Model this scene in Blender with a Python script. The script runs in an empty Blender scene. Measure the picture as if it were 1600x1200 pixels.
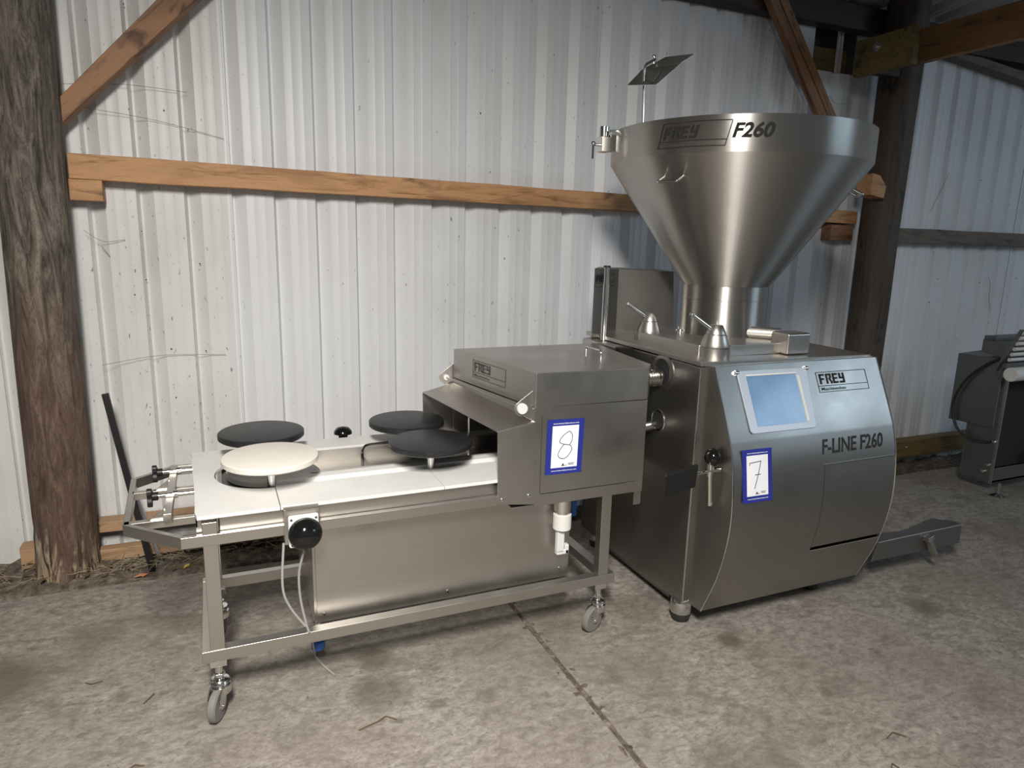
import bpy, bmesh, math, random
from mathutils import Vector, Matrix, noise
random.seed(7)
C = bpy.context.scene.collection
SC = bpy.context.scene
PI = math.pi
V = Vector

# ---------------------------------------------------------------- camera
R0 = ((0.91794, -0.06, 0.393), (-0.397, -0.197, 0.897), (0.024, -0.979, -0.204))
def cam_setup():
    f, cx, cy = 1075., 800., 600.
    d = V((675 - cx, 5750 - cy, f)).normalized()
    vx = 3310.
    vy = cy - ((vx - cx) * d[0] + f * d[2]) / d[1]
    X = V((vx - cx, vy - cy, f)).normalized()
    Z = -d
    Y = Z.cross(X)
    rows = (X, Y, Z)
    right = V([r[0] for r in rows]); down = V([r[1] for r in rows]); fwd = V([r[2] for r in rows])
    m = Matrix.Identity(4)
    for i in range(3):
        m[i][0] = right[i]; m[i][1] = -down[i]; m[i][2] = -fwd[i]
    m[0][3], m[1][3], m[2][3] = 0, 0, 1.6
    cd = bpy.data.cameras.new('camera'); co = bpy.data.objects.new('camera', cd)
    C.objects.link(co); co.matrix_world = m
    cd.sensor_width = 36; cd.lens = 36 * f / 1600.
    cd.clip_start = .05; cd.clip_end = 200
    SC.camera = co
cam_setup()

# ---------------------------------------------------------------- world, lights, exposure
w = bpy.data.worlds.new('daylight'); SC.world = w; w.use_nodes = True
bg = w.node_tree.nodes['Background']
bg.inputs[0].default_value = (.80, .86, .92, 1); bg.inputs[1].default_value = .21
SC.view_settings.view_transform = 'Standard'; SC.view_settings.look = 'None'
SC.view_settings.gamma = 1; SC.view_settings.use_curve_mapping = False
SC.view_settings.exposure = 0.0
def area(name, loc, aim, sx, sy, power, col, spread=180):
    l = bpy.data.lights.new(name, 'AREA'); l.shape = 'RECTANGLE'; l.size = sx; l.size_y = sy
    l.energy = power; l.color = col; l.spread = math.radians(spread)
    o = bpy.data.objects.new(name, l); C.objects.link(o); o.location = loc
    o.rotation_euler = (V(aim) - V(loc)).to_track_quat('-Z', 'Y').to_euler()
    return o
area('ceiling_lamp', (-.25, -.45, 3.05), (0.2, 1.4, 0.0), .35, .9, 146, (1, .96, .90), 125)
area('gable_daylight', (8.0, -2.6, 3.75), (2.6, 2.6, 1.0), 3.0, 2.0, 88, (.62, .81, 1))

# ---------------------------------------------------------------- materials
def nt(name):
    m = bpy.data.materials.new(name); m.use_nodes = True
    t = m.node_tree; b = t.nodes['Principled BSDF']
    return m, t, b
def node(t, kind, **kw):
    n = t.nodes.new(kind)
    for k, v in kw.items():
        if k.startswith('i_'):
            n.inputs[k[2:].replace('_', ' ')].default_value = v
        else: setattr(n, k, v)
    return n
def coords(t, scale=(1, 1, 1), rot=(0, 0, 0)):
    tc = node(t, 'ShaderNodeTexCoord'); mp = node(t, 'ShaderNodeMapping')
    mp.inputs['Scale'].default_value = scale; mp.inputs['Rotation'].default_value = rot
    t.links.new(tc.outputs['Object'], mp.inputs['Vector'])
    return mp.outputs[0]
def noise_tex(t, vec, scale, detail=4, rough=.55, dist=0.):
    n = node(t, 'ShaderNodeTexNoise'); n.inputs['Scale'].default_value = scale
    n.inputs['Detail'].default_value = detail; n.inputs['Roughness'].default_value = rough
    n.inputs['Distortion'].default_value = dist
    if vec is not None: t.links.new(vec, n.inputs['Vector'])
    return n.outputs['Fac']
def ramp(t, fac, stops):
    r = node(t, 'ShaderNodeValToRGB'); e = r.color_ramp.elements
    while len(e) < len(stops): e.new(.5)
    for i, (p, c) in enumerate(stops):
        e[i].position = p; e[i].color = (c[0], c[1], c[2], 1) if len(c) == 3 else c
    t.links.new(fac, r.inputs[0]); return r.outputs[0]
def g(v): return (v, v, v)
def mix(t, fac, a, b, mode='MIX'):
    m = node(t, 'ShaderNodeMix', data_type='RGBA', blend_type=mode)
    for sock, val in ((m.inputs[0], fac), (m.inputs[6], a), (m.inputs[7], b)):
        if isinstance(val, (int, float)): sock.default_value = val
        elif isinstance(val, tuple): sock.default_value = (val[0], val[1], val[2], 1)
        else: t.links.new(val, sock)
    return m.outputs[2]
def bump(t, b, h, strength, dist=.002):
    n = node(t, 'ShaderNodeBump'); n.inputs['Strength'].default_value = strength
    n.inputs['Distance'].default_value = dist
    t.links.new(h, n.inputs['Height']); t.links.new(n.outputs[0], b.inputs['Normal'])
def plain(name, col, rough=.5, metal=0., spec=.5):
    m, t, b = nt(name)
    b.inputs['Base Color'].default_value = (*col, 1); b.inputs['Roughness'].default_value = rough
    b.inputs['Metallic'].default_value = metal; b.inputs['Specular IOR Level'].default_value = spec
    n = noise_tex(t, coords(t), 9, 3)
    t.links.new(mix(t, n, tuple(c * .88 for c in col), tuple(min(1, c * 1.1) for c in col)), b.inputs['Base Color'])
    return m
def steel(name, col=(.57, .545, .51), r0=.30, r1=.44, stretch=(2, 2, 70), aniso=0., radial=False):
    m, t, b = nt(name)
    b.inputs['Metallic'].default_value = 1
    n = noise_tex(t, coords(t, stretch), 4, 3, .6)
    big = noise_tex(t, coords(t), 3.2, 3, .6)
    c = mix(t, n, tuple(x * .86 for x in col), tuple(min(1, x * 1.1) for x in col))
    c = mix(t, big, c, tuple(x * .82 for x in col))
    t.links.new(c, b.inputs['Base Color'])
    t.links.new(ramp(t, big, [(.3, g(r0)), (.7, g(r1))]), b.inputs['Roughness'])
    bump(t, b, n, .12, .0006)
    if aniso:
        b.inputs['Anisotropic'].default_value = aniso; b.inputs['Anisotropic Rotation'].default_value = .25
        if radial:
            tg = node(t, 'ShaderNodeTangent', direction_type='RADIAL', axis='Z')
            t.links.new(tg.outputs[0], b.inputs['Tangent'])
    return m
M = {}
M['steel'] = steel('brushed_steel')
M['steelh'] = steel('brushed_steel_across', stretch=(70, 2, 2))
M['hopper'] = steel('spun_steel', (.56, .54, .51), .36, .42, (2, 2, 90), .95, True)
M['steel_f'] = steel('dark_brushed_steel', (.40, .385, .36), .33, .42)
M['chrome'] = plain('polished_steel', (.72, .71, .69), .14, 1)
M['mirror'] = plain('mirror_steel', (.75, .75, .75), .06, 1)
M['white_plastic'] = plain('white_plastic', (.66, .65, .63), .5)
M['disc_white'] = plain('cream_white_plastic', (.68, .64, .575), .55)
M['black_plastic'] = plain('black_plastic', (.010, .010, .010), .42, 0, .35)
M['black_rubber'] = plain('black_rubber', (.018, .018, .018), .55)
M['gloss_black'] = plain('glossy_black', (.006, .006, .006), .1)
M['grey_rubber'] = plain('grey_rubber', (.17, .16, .15), .6)
M['cable'] = plain('grey_cable', (.30, .29, .27), .5)
M['blue'] = plain('blue_plastic', (.02, .14, .50), .4)
M['card_blue'] = plain('blue_print', (.015, .024, .24), .5)
M['paper'] = plain('white_paper', (.80, .81, .84), .6)
M['pen'] = plain('black_ink', (.05, .05, .06), .6)
M['etch'] = plain('dark_etching', (.028, .027, .026), .7, 0, .1)
M['etch_soft'] = plain('grey_etching', (.09, .085, .08), .7, 0, .1)
M['orange'] = plain('orange_ink', (.7, .2, .04), .6)
M['void'] = plain('inner_shade_black', (.01, .01, .01), .8)  # near-black that paints the shade inside holes and openings
M['dark_steel'] = steel('dull_dark_steel', (.30, .30, .29), .4, .5)
M['cloudy'] = plain('bolt_zinc', (.6, .62, .65), .35, 1)

# black disc tops, finely scratched
m, t, b = nt('black_disc_rubber'); M['disc_black'] = m
n = noise_tex(t, coords(t, (3, 26, 3), (0, 0, .5)), 5, 5, .7)
t.links.new(ramp(t, n, [(.3, (.010, .010, .011)), (.75, (.021, .021, .023))]), b.inputs['Base Color'])
t.links.new(ramp(t, n, [(.3, g(.36)), (.7, g(.5))]), b.inputs['Roughness'])
bump(t, b, n, .25, .0008)

# screen glass
m, t, b = nt('touch_screen'); M['screen'] = m
n = noise_tex(t, coords(t), 5, 3)
t.links.new(ramp(t, n, [(.3, (.10, .20, .36)), (.7, (.17, .29, .46))]), b.inputs['Base Color'])
b.inputs['Roughness'].default_value = .12
m, t, b = nt('clear_film'); M['film'] = m
b.inputs['Base Color'].default_value = (.36, .41, .48, 1); b.inputs['Roughness'].default_value = .25
n = noise_tex(t, coords(t), 30, 3); bump(t, b, n, .2, .001)

# painted corrugated sheet
def sheet_mat(name, base, dirt, amount, rot=0):
    m, t, b = nt(name)
    streak = noise_tex(t, coords(t, (60, 60, 1.2)), 2.2, 4, .6)
    blot = noise_tex(t, coords(t, (1, 1, .6)), 2.4, 5, .6)
    spots = noise_tex(t, coords(t, (1, 1, .45)), 62, 3, .5)
    c = mix(t, streak, tuple(x * .95 for x in base), base)
    c = mix(t, ramp(t, blot, [(.42, g(0)), (.8, g(amount))]), c, dirt)
    c = mix(t, ramp(t, spots, [(.745 - amount * .11, g(0)), (.79 - amount * .06, g(.8))]), c, (.12, .10, .075))
    t.links.new(c, b.inputs['Base Color']); b.inputs['Roughness'].default_value = .42
    tc = node(t, 'ShaderNodeTexCoord'); wv = node(t, 'ShaderNodeTexWave', wave_type='BANDS', bands_direction='X')
    wv.inputs['Scale'].default_value = 17; t.links.new(tc.outputs['Object'], wv.inputs['Vector'])
    bump(t, b, wv.outputs['Fac'], .04, .0008)
    return m
M['sheet'] = sheet_mat('white_painted_sheet', (.74, .75, .77), (.60, .59, .56), .35)
M['sheet_old'] = sheet_mat('old_beige_sheet', (.68, .68, .665), (.50, .485, .44), .7)
M['sheet_b'] = sheet_mat('white_painted_sheet_worn', (.70, .72, .74), (.55, .54, .5), .5)
M['roof'] = sheet_mat('grey_roof_sheet', (.38, .39, .38), (.2, .19, .17), .8)

def wood(name, light, dark, axis='X', rough=.65, bands=1.0, tilt=0., knot=.75):
    m, t, b = nt(name)
    tcn = node(t, 'ShaderNodeTexCoord'); vr = node(t, 'ShaderNodeVectorRotate', rotation_type='Y_AXIS'); vr.inputs['Angle'].default_value = tilt
    t.links.new(tcn.outputs['Object'], vr.inputs['Vector'])
    def coords(t, scale):
        mp = node(t, 'ShaderNodeMapping'); mp.inputs['Scale'].default_value = scale; t.links.new(vr.outputs[0], mp.inputs['Vector']); return mp.outputs[0]
    sc = {'X': (1.2, 14, 14), 'Y': (14, 1.2, 14), 'Z': (14, 14, 1.2)}[axis]
    n = noise_tex(t, coords(t, sc), 2.0 * bands, 6, .65, 1.2)
    n2 = noise_tex(t, coords(t, tuple(1 + .15 * s for s in sc)), 1.6, 4, .6, .4)
    c = ramp(t, n, [(.3, dark), (.5, light), (.7, tuple(x * .82 for x in light))])
    c = mix(t, ramp(t, n2, [(.5, g(0)), (.75, g(.75))]), c, dark)
    n3 = noise_tex(t, coords(t, tuple(2.2 + .25 * s for s in sc)), 1.5, 3, .5, .8)
    c = mix(t, ramp(t, n3, [(.62, g(0)), (.70, g(knot))]), c, tuple(x * .45 for x in dark))
    t.links.new(c, b.inputs['Base Color']); b.inputs['Roughness'].default_value = rough
    bump(t, b, n, .4, .003)
    return m
M['wood_orange'] = wood('orange_fir', (.52, .285, .135), (.22, .10, .04))
M['wood_low'] = wood('tan_board', (.40, .25, .14), (.20, .12, .06))
M['wood_brown'] = wood('brown_fir', (.29, .145, .07), (.075, .035, .018))
M['wood_brace_a'] = wood('brown_fir_brace', (.34, .175, .085), (.075, .035, .018), tilt=math.radians(45))
M['wood_brace_b'] = wood('brown_fir_brace_right', (.30, .155, .075), (.075, .035, .018), tilt=math.radians(-51))
M['wood_dark'] = wood('dark_timber', (.05, .032, .021), (.02, .013, .009))
M['wood_grey'] = wood('grey_timber', (.16, .125, .095), (.06, .045, .035))
M['wood_green'] = wood('mossy_timber', (.20, .14, .05), (.07, .055, .02))
M['wood_y'] = wood('brown_rafter', (.36, .19, .08), (.16, .08, .035), 'Y')
M['wood_darkz'] = wood('dark_post', (.075, .055, .04), (.018, .014, .011), 'Z')

# weathered round post: grey on top, red-brown lower, pale and rotted at the foot
m, t, b = nt('weathered_post'); M['post'] = m
n = noise_tex(t, coords(t, (10, 10, 1.4)), 2.2, 7, .7, 1.5)
nb = noise_tex(t, coords(t, (3, 3, 1.)), 2.0, 5, .65)
tc = node(t, 'ShaderNodeTexCoord'); sp = node(t, 'ShaderNodeSeparateXYZ'); t.links.new(tc.outputs['Object'], sp.inputs[0])
ad = node(t, 'ShaderNodeMath', operation='MULTIPLY_ADD'); t.links.new(nb, ad.inputs[0]); ad.inputs[1].default_value = 1.1
t.links.new(sp.outputs[2], ad.inputs[2])
grey = ramp(t, n, [(.36, (.030, .025, .019)), (.5, (.13, .11, .088)), (.66, (.25, .22, .18))])
brown = ramp(t, n, [(.3, (.035, .02, .013)), (.5, (.110, .066, .046)), (.72, (.20, .145, .105))])
pale = ramp(t, n, [(.42, (.03, .018, .012)), (.52, (.30, .22, .14)), (.7, (.46, .41, .34))])
f1 = node(t, 'ShaderNodeMapRange'); f1.inputs[1].default_value = 1.35; f1.inputs[2].default_value = 2.1
t.links.new(ad.outputs[0], f1.inputs[0])
f2 = node(t, 'ShaderNodeMapRange'); f2.inputs[1].default_value = .66; f2.inputs[2].default_value = .72
ad2 = node(t, 'ShaderNodeMath', operation='MULTIPLY_ADD'); t.links.new(nb, ad2.inputs[0]); ad2.inputs[1].default_value = 1.15
t.links.new(sp.outputs[2], ad2.inputs[2]); t.links.new(ad2.outputs[0], f2.inputs[0])
c = mix(t, f1.outputs[0], brown, grey); fine = noise_tex(t, coords(t, (16, 16, 5)), 4, 6, .75, 2.); c = mix(t, ramp(t, fine, [(.36, g(.65)), (.52, g(0))]), c, (.035, .026, .019)); c = mix(t, f2.outputs[0], pale, c)
t.links.new(c, b.inputs['Base Color']); b.inputs['Roughness'].default_value = .85
bump(t, b, n, .8, .008)

# concrete
m, t, b = nt('worn_concrete'); M['concrete'] = m
n1 = noise_tex(t, coords(t), 1.4, 6, .62, .3); n2 = noise_tex(t, coords(t, (1, 1.5, 1), (0, 0, .35)), 24, 10, .78, .5)
n3 = noise_tex(t, coords(t), 2.3, 4, .55); n4 = noise_tex(t, coords(t), 90, 3, .6)
c = ramp(t, n2, [(.36, (.135, .118, .097)), (.5, (.265, .240, .208)), (.66, (.39, .362, .322))])
c = mix(t, ramp(t, n1, [(.40, g(0)), (.66, g(.62))]), c, (.185, .158, .128))
c = mix(t, ramp(t, n3, [(.56, g(0)), (.72, g(.6))]), c, (.13, .105, .08))
c = mix(t, ramp(t, n4, [(.3, g(.35)), (.5, g(0))]), c, (.10, .085, .07))
n5 = noise_tex(t, coords(t, (1, 1.3, 1)), 6.5, 7, .72, .4)
c = mix(t, ramp(t, n5, [(.34, g(.62)), (.50, g(0))]), c, (.115, .097, .078))
n6 = noise_tex(t, coords(t), 38, 2, .5)
c = mix(t, ramp(t, n6, [(.72, g(0)), (.76, g(.6))]), c, (.07, .055, .045))
# oil stains at fixed spots
geo = node(t, 'ShaderNodeTexCoord')
for (sx, sy, r, k) in ((.50, 2.40, .07, .75), (.47, 2.19, .10, .6), (1.885, 1.985, .055, .85), (2.92, 1.89, .07, .65), (-.78, 2.72, .17, .75), (-.37, 2.49, .03, .5), (1.42, 1.45, .10, .4), (.83, 2.03, .04, .5), (1.65, 2.33, .10, .45), (1.3, 2.42, .16, .4), (-.5, 2.95, .12, .3), (.64, 2.05, .03, .5), (1.99, 1.59, .03, .4), (2.48, 1.32, .06, .3)):
    d = node(t, 'ShaderNodeVectorMath', operation='DISTANCE'); t.links.new(geo.outputs['Object'], d.inputs[0]); d.inputs[1].default_value = (sx, sy, 0)
    a1 = node(t, 'ShaderNodeMath', operation='MULTIPLY_ADD'); t.links.new(n1, a1.inputs[0]); a1.inputs[1].default_value = r * 1.6; t.links.new(d.outputs['Value'], a1.inputs[2])
    mr = node(t, 'ShaderNodeMapRange'); mr.inputs[1].default_value = r * 1.35; mr.inputs[2].default_value = r * 2.1; mr.inputs[3].default_value = k; mr.inputs[4].default_value = 0
    t.links.new(a1.outputs[0], mr.inputs[0]); c = mix(t, mr.outputs[0], c, (.095, .078, .055))
t.links.new(c, b.inputs['Base Color']); b.inputs['Roughness'].default_value = .78
bump(t, b, n2, .5, .006)
m, t, b = nt('dry_soil'); M['soil'] = m
n = noise_tex(t, coords(t), 22, 8, .75)
t.links.new(ramp(t, n, [(.3, (.035, .028, .022)), (.5, (.15, .12, .09)), (.7, (.34, .29, .235))]), b.inputs['Base Color'])
b.inputs['Roughness'].default_value = .95; bump(t, b, n, 1, .02)
M['straw'] = plain('dry_straw', (.34, .28, .19), .8)
M['leaf'] = plain('dead_leaf', (.10, .065, .035), .8)
M['leaf_orange'] = plain('orange_leaf', (.45, .2, .1), .8)
M['yellow'] = plain('yellow_scrap', (.65, .5, .08), .5)

# ---------------------------------------------------------------- geometry helpers
class G:
    def __init__(s): s.v = []; s.f = []
    def add(s, vs, fs):
        n = len(s.v); s.v += [V(p) for p in vs]; s.f += [tuple(i + n for i in q) for q in fs]; return s
    def box(s, x0, x1, y0, y1, z0, z1):
        return s.add([(x0, y0, z0), (x1, y0, z0), (x1, y1, z0), (x0, y1, z0), (x0, y0, z1), (x1, y0, z1), (x1, y1, z1), (x0, y1, z1)],
                     [(0, 3, 2, 1), (4, 5, 6, 7), (0, 1, 5, 4), (1, 2, 6, 5), (2, 3, 7, 6), (3, 0, 4, 7)])
    def hexa(s, p):   # 8 points: bottom ring then top ring
        return s.add(p, [(0, 3, 2, 1), (4, 5, 6, 7), (0, 1, 5, 4), (1, 2, 6, 5), (2, 3, 7, 6), (3, 0, 4, 7)])
    def beam(s, p0, p1, wd, ht, up=(0, 0, 1)):
        p0 = V(p0); p1 = V(p1); d = (p1 - p0).normalized(); sd = d.cross(V(up)).normalized(); u = sd.cross(d)
        a = sd * wd / 2; bb = u * ht / 2
        return s.hexa([p0 - a - bb, p0 + a - bb, p1 + a - bb, p1 - a - bb, p0 - a + bb, p0 + a + bb, p1 + a + bb, p1 - a + bb])
    def prism(s, poly, ext):   # poly: list of 3D points, ext: vector
        n = len(poly); e = V(ext); P = [V(p) for p in poly]
        fs = [tuple(range(n))[::-1], tuple(range(n, 2 * n))] + [(i, (i + 1) % n, n + (i + 1) % n, n + i) for i in range(n)]
        return s.add(P + [p + e for p in P], fs)
    def lathe(s, prof, origin, axis=(0, 0, 1), n=48, cap=True):   # prof: (radius, height)
        a = V(axis).normalized(); q = a.to_track_quat('Z', 'Y'); o = V(origin); vs = []; fs = []
        for r, h in prof:
            for k in range(n):
                t = 2 * PI * k / n; vs.append(o + q @ V((r * math.cos(t), r * math.sin(t), h)))
        for i in range(len(prof) - 1):
            for k in range(n):
                fs.append((i * n + k, i * n + (k + 1) % n, (i + 1) * n + (k + 1) % n, (i + 1) * n + k))
        if cap:
            fs.append(tuple(range(n))[::-1]); fs.append(tuple((len(prof) - 1) * n + k for k in range(n)))
        return s.add(vs, fs)
    def cyl(s, p0, p1, r, r1=None, n=24):
        p0 = V(p0); p1 = V(p1)
        return s.lathe([(r, 0), (r if r1 is None else r1, (p1 - p0).length)], p0, p1 - p0, n)
    def tube(s, pts, r, n=10, closed=False):
        pts = [V(p) for p in pts]; vs = []; fs = []; m = len(pts); u = None
        for i, p in enumerate(pts):
            d = (pts[min(i + 1, m - 1)] - pts[max(i - 1, 0)]).normalized()
            if u is None: u = d.orthogonal().normalized()
            u = (u - d * u.dot(d)).normalized(); w_ = d.cross(u)
            for k in range(n):
                t = 2 * PI * k / n; vs.append(p + (u * math.cos(t) + w_ * math.sin(t)) * r)
        for i in range(m - 1):
            for k in range(n): fs.append((i * n + k, i * n + (k + 1) % n, (i + 1) * n + (k + 1) % n, (i + 1) * n + k))
        fs.append(tuple(range(n))[::-1]); fs.append(tuple((m - 1) * n + k for k in range(n)))
        return s.add(vs, fs)
    def ball(s, c, r, n=24, sz=1.):
        k = n // 2
        prof = [(max(1e-4, r * math.sin(PI * i / k)), -r * sz * math.cos(PI * i / k)) for i in range(k + 1)]
        return s.lathe(prof, c, (0, 0, 1), n, False)

def bend(pts, rad=.012, n=5):   # rounds the inner corners of a path
    pts = [V(p) for p in pts]; out = [pts[0]]
    for i in range(1, len(pts) - 1):
        a, p, c = pts[i - 1], pts[i], pts[i + 1]
        r = min(rad, (a - p).length * .45, (c - p).length * .45)
        q0 = p + (a - p).normalized() * r; q1 = p + (c - p).normalized() * r
        for k in range(n + 1):
            t = k / n; out.append(q0 * (1 - t) ** 2 + p * 2 * t * (1 - t) + q1 * t * t)
    return out + [pts[-1]]
def spline(pts, n=8):
    pts = [V(p) for p in pts]; P = [pts[0]] + pts + [pts[-1]]; out = []
    for i in range(1, len(P) - 2):
        for k in range(n):
            t = k / n; a, b_, c_, d_ = P[i - 1], P[i], P[i + 1], P[i + 2]
            out.append(.5 * ((2 * b_) + (c_ - a) * t + (2 * a - 5 * b_ + 4 * c_ - d_) * t * t + (3 * b_ - a - 3 * c_ + d_) * t ** 3))
    return out + [pts[-1]]

def base_of(p):
    o = V((0, 0, 0))
    while p is not None: o += p.location; p = p.parent
    return o
def obj(name, geo, mat, parent=None, bevel=0, smooth=.6, label=None, loc=None):
    o0 = base_of(parent) if parent is not None else (V(loc) if loc else V((0, 0, 0)))
    me = bpy.data.meshes.new(name)
    me.from_pydata([p - o0 for p in geo.v], [], geo.f); me.validate()
    bm = bmesh.new(); bm.from_mesh(me); bmesh.ops.recalc_face_normals(bm, faces=bm.faces); bm.to_mesh(me); bm.free()
    mats = mat if isinstance(mat, list) else [mat]
    for q in mats: me.materials.append(M[q])
    me.polygons.foreach_set('use_smooth', [True] * len(me.polygons)); me.set_sharp_from_angle(angle=smooth)
    o = bpy.data.objects.new(name, me); C.objects.link(o)
    if parent is not None: o.parent = parent
    else: o.location = o0
    if bevel:
        bv = o.modifiers.new('edge', 'BEVEL'); bv.width = bevel; bv.segments = 2; bv.limit_method = 'ANGLE'; bv.angle_limit = .6; bv.harden_normals = True
    if label: o['label'] = label
    return o
def thing(name, label, cat, loc=(0, 0, 0), group=None):
    o = bpy.data.objects.new(name, None); C.objects.link(o); o.location = loc; o.empty_display_size = .1
    o['label'] = label; o['category'] = cat
    if group: o['group'] = group
    return o
def tag(o, label, cat, group=None):
    o['label'] = label; o['category'] = cat
    if group: o['group'] = group
    return o
def structure(name, loc=(0, 0, 0)):
    o = bpy.data.objects.new(name, None); C.objects.link(o); o.location = loc; o['kind'] = 'structure'; return o

# flat marks on a surface: origin, x direction, y direction
class Face:
    def __init__(s, o, x, y, lift=.0008):
        s.o = V(o); s.x = V(x).normalized(); s.y = V(y); s.y = (s.y - s.x * s.y.dot(s.x)).normalized(); s.n = s.x.cross(s.y); s.o = s.o + s.n * lift
    def p(s, a, b_, h=0): return s.o + s.x * a + s.y * b_ + s.n * h
    def rect(s, G_, a0, b0, a1, b1, h=.0006, shear=0):
        pts = [(a0 + shear * b0, b0), (a1 + shear * b0, b0), (a1 + shear * b1, b1), (a0 + shear * b1, b1)]
        return G_.prism([s.p(*q) for q in pts], s.n * h)
    def frame(s, G_, a0, b0, a1, b1, wd, shear=0):
        s.rect(G_, a0, b0, a1, b0 + wd, shear=shear); s.rect(G_, a0, b1 - wd, a1, b1, shear=shear)
        s.rect(G_, a0, b0 + wd, a0 + wd, b1 - wd, shear=shear); s.rect(G_, a1 - wd, b0 + wd, a1, b1 - wd, shear=shear)
    def stroke(s, G_, pts, wd):
        for (a, b_), (c_, d_) in zip(pts, pts[1:]):
            dx, dy = c_ - a, d_ - b_; L = math.hypot(dx, dy) or 1; ux, uy = dx / L, dy / L; px, py = -uy * wd / 2, ux * wd / 2
            e = wd * .35
            G_.prism([s.p(a - ux * e + px, b_ - uy * e + py), s.p(a - ux * e - px, b_ - uy * e - py), s.p(c_ + ux * e - px, d_ + uy * e - py), s.p(c_ + ux * e + px, d_ + uy * e + py)], s.n * .0004)
BLOCK = {'F': [(0, 0, 1.1, 5), (0, 4, 3, 5), (0, 2, 2.6, 3)],
         'R': [(0, 0, 1.0, 5), (0, 4.1, 2.9, 5), (2, 2.7, 3.1, 5), (1.5, 2.0, 2.6, 2.9), (1.8, 1.2, 2.8, 2.1), (2.3, 0, 3.3, 1.5)],
         'E': [(0, 0, 1.1, 5), (0, 4, 3, 5), (0, 2.1, 2.8, 3), (0, 0, 3, 1)],
         'Y': [(0, 2.1, 1.1, 5), (0, 2.1, 3, 3), (2, 0, 3.1, 5), (0, 0, 3, 1)]}
def block_word(face, G_, word, a, b_, h, wd, shear=0):
    cw = wd / (len(word) * 3.7 - .5)
    for i, ch in enumerate(word):
        for (x0, y0, x1, y1) in BLOCK[ch]:
            face.rect(G_, a + (x0 + 3.7 * i) * cw, b_ + y0 * h / 5, a + (x1 + 3.7 * i) * cw, b_ + y1 * h / 5, shear=shear)
def font_word(name, text, face, a, b_, h, wd, mat, parent, bold=.0, shear=0):
    cu = bpy.data.curves.new(name, 'FONT'); cu.body = text; cu.size = 1; cu.offset = bold; cu.shear = shear; cu.resolution_u = 2
    tmp = bpy.data.objects.new(name + '_tmp', cu); C.objects.link(tmp); bpy.context.view_layer.update()
    me = bpy.data.meshes.new_from_object(tmp.evaluated_get(bpy.context.evaluated_depsgraph_get()))
    bpy.data.objects.remove(tmp)
    xs = [v.co.x for v in me.vertices]; ys = [v.co.y for v in me.vertices]
    x0, x1, y0, y1 = min(xs), max(xs), min(ys), max(ys); o0 = base_of(parent)
    for v in me.vertices:
        v.co = face.p(a + (v.co.x - x0) / (x1 - x0) * wd, b_ + (v.co.y - y0) / (y1 - y0) * h, .0004) - o0
    me.materials.clear(); me.materials.append(M[mat]); me.name = name
    o = bpy.data.objects.new(name, me); C.objects.link(o); o.parent = parent
    return o
def badge(face, parent, a, b_, wd, h, mat='etch', sub='Maschinenbau', name='badge', shear=0):
    q = G(); lw = h * .03
    face.frame(q, a, b_, a + wd, b_ + h, lw, shear); face.rect(q, a, b_ + h * .30, a + wd, b_ + h * .30 + lw, shear=shear)
    block_word(face, q, 'FREY', a + wd * .05, b_ + h * .40, h * .5, wd * .50, shear)
    o = obj(name, q, mat, parent)
    if sub: font_word('lettering', sub, face, a + wd * .05 + shear * b_, b_ + h * .09, h * .15, wd * .48, mat, parent, .01)
    return o

# ================================================================ SETTING
# floor: two cast slabs with a joint, each with a slightly ragged edge
fl = structure('floor')
def slab(x0, x1, y0, y1l, y1r, edge):
    q = G(); n = 60 if edge == 'l' else 90
    xs = [x0 + (x1 - x0) * i / n for i in range(n + 1)]
    def yb(x): return y1l + (y1r - y1l) * (x + 1) / 6 + .012 * noise.noise(V((x * 5, 1, 0)))
    vs = []
    for x in xs:
        vs += [(x, y0, 0), (x, yb(x) - .02, 0), (x, yb(x), -.015), (x, yb(x) + .015, -.30)]
    fs = [(4 * i + k, 4 * i + k + 1, 4 * i + k + 5, 4 * i + k + 4) for i in range(n) for k in range(3)]
    q.add(vs, fs)
    # joint side, wavering
    xj = x1 if edge == 'l' else x0; sgn = -1 if edge == 'l' else 1
    m_ = 110; vs = []
    for j in range(m_ + 1):
        y = y0 + (yb(xj) - y0) * j / m_
        wv = .006 * noise.noise(V((y * 9, 3 if edge == 'l' else 3.2, 0))) + .003 * noise.noise(V((y * 40, 7, 0)))
        vs += [(xj, y, 0), (xj - sgn * (.010 + wv), y, -.0005), (xj - sgn * (.016 + wv), y, -.05)]
    q.add(vs, [(3 * j + k, 3 * j + k + 1, 3 * j + k + 4, 3 * j + k + 3) for j in range(m_) for k in range(2)])
    return q
obj('concrete_slab', slab(-6, 1.130, -5.5, 3.43, 3.24, 'l'), 'concrete', fl)
obj('concrete_slab', slab(1.172, 9.5, -5.5, 3.43, 3.24, 'r'), 'concrete', fl)
q = G(); vs = []; nj = 500
for j in range(nj + 1):
    y = -1 + 4.3 * j / nj
    for k in range(7): vs.append((1.115 + .012 * k, y, -.004 + .012 * noise.noise(V((k * .5, y * 30, 0)))))
q.add(vs, [(7 * j + k, 7 * j + k + 1, 7 * j + k + 8, 7 * j + k + 7) for j in range(nj) for k in range(6)])
obj('joint_filler', q, 'soil', fl)
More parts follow.
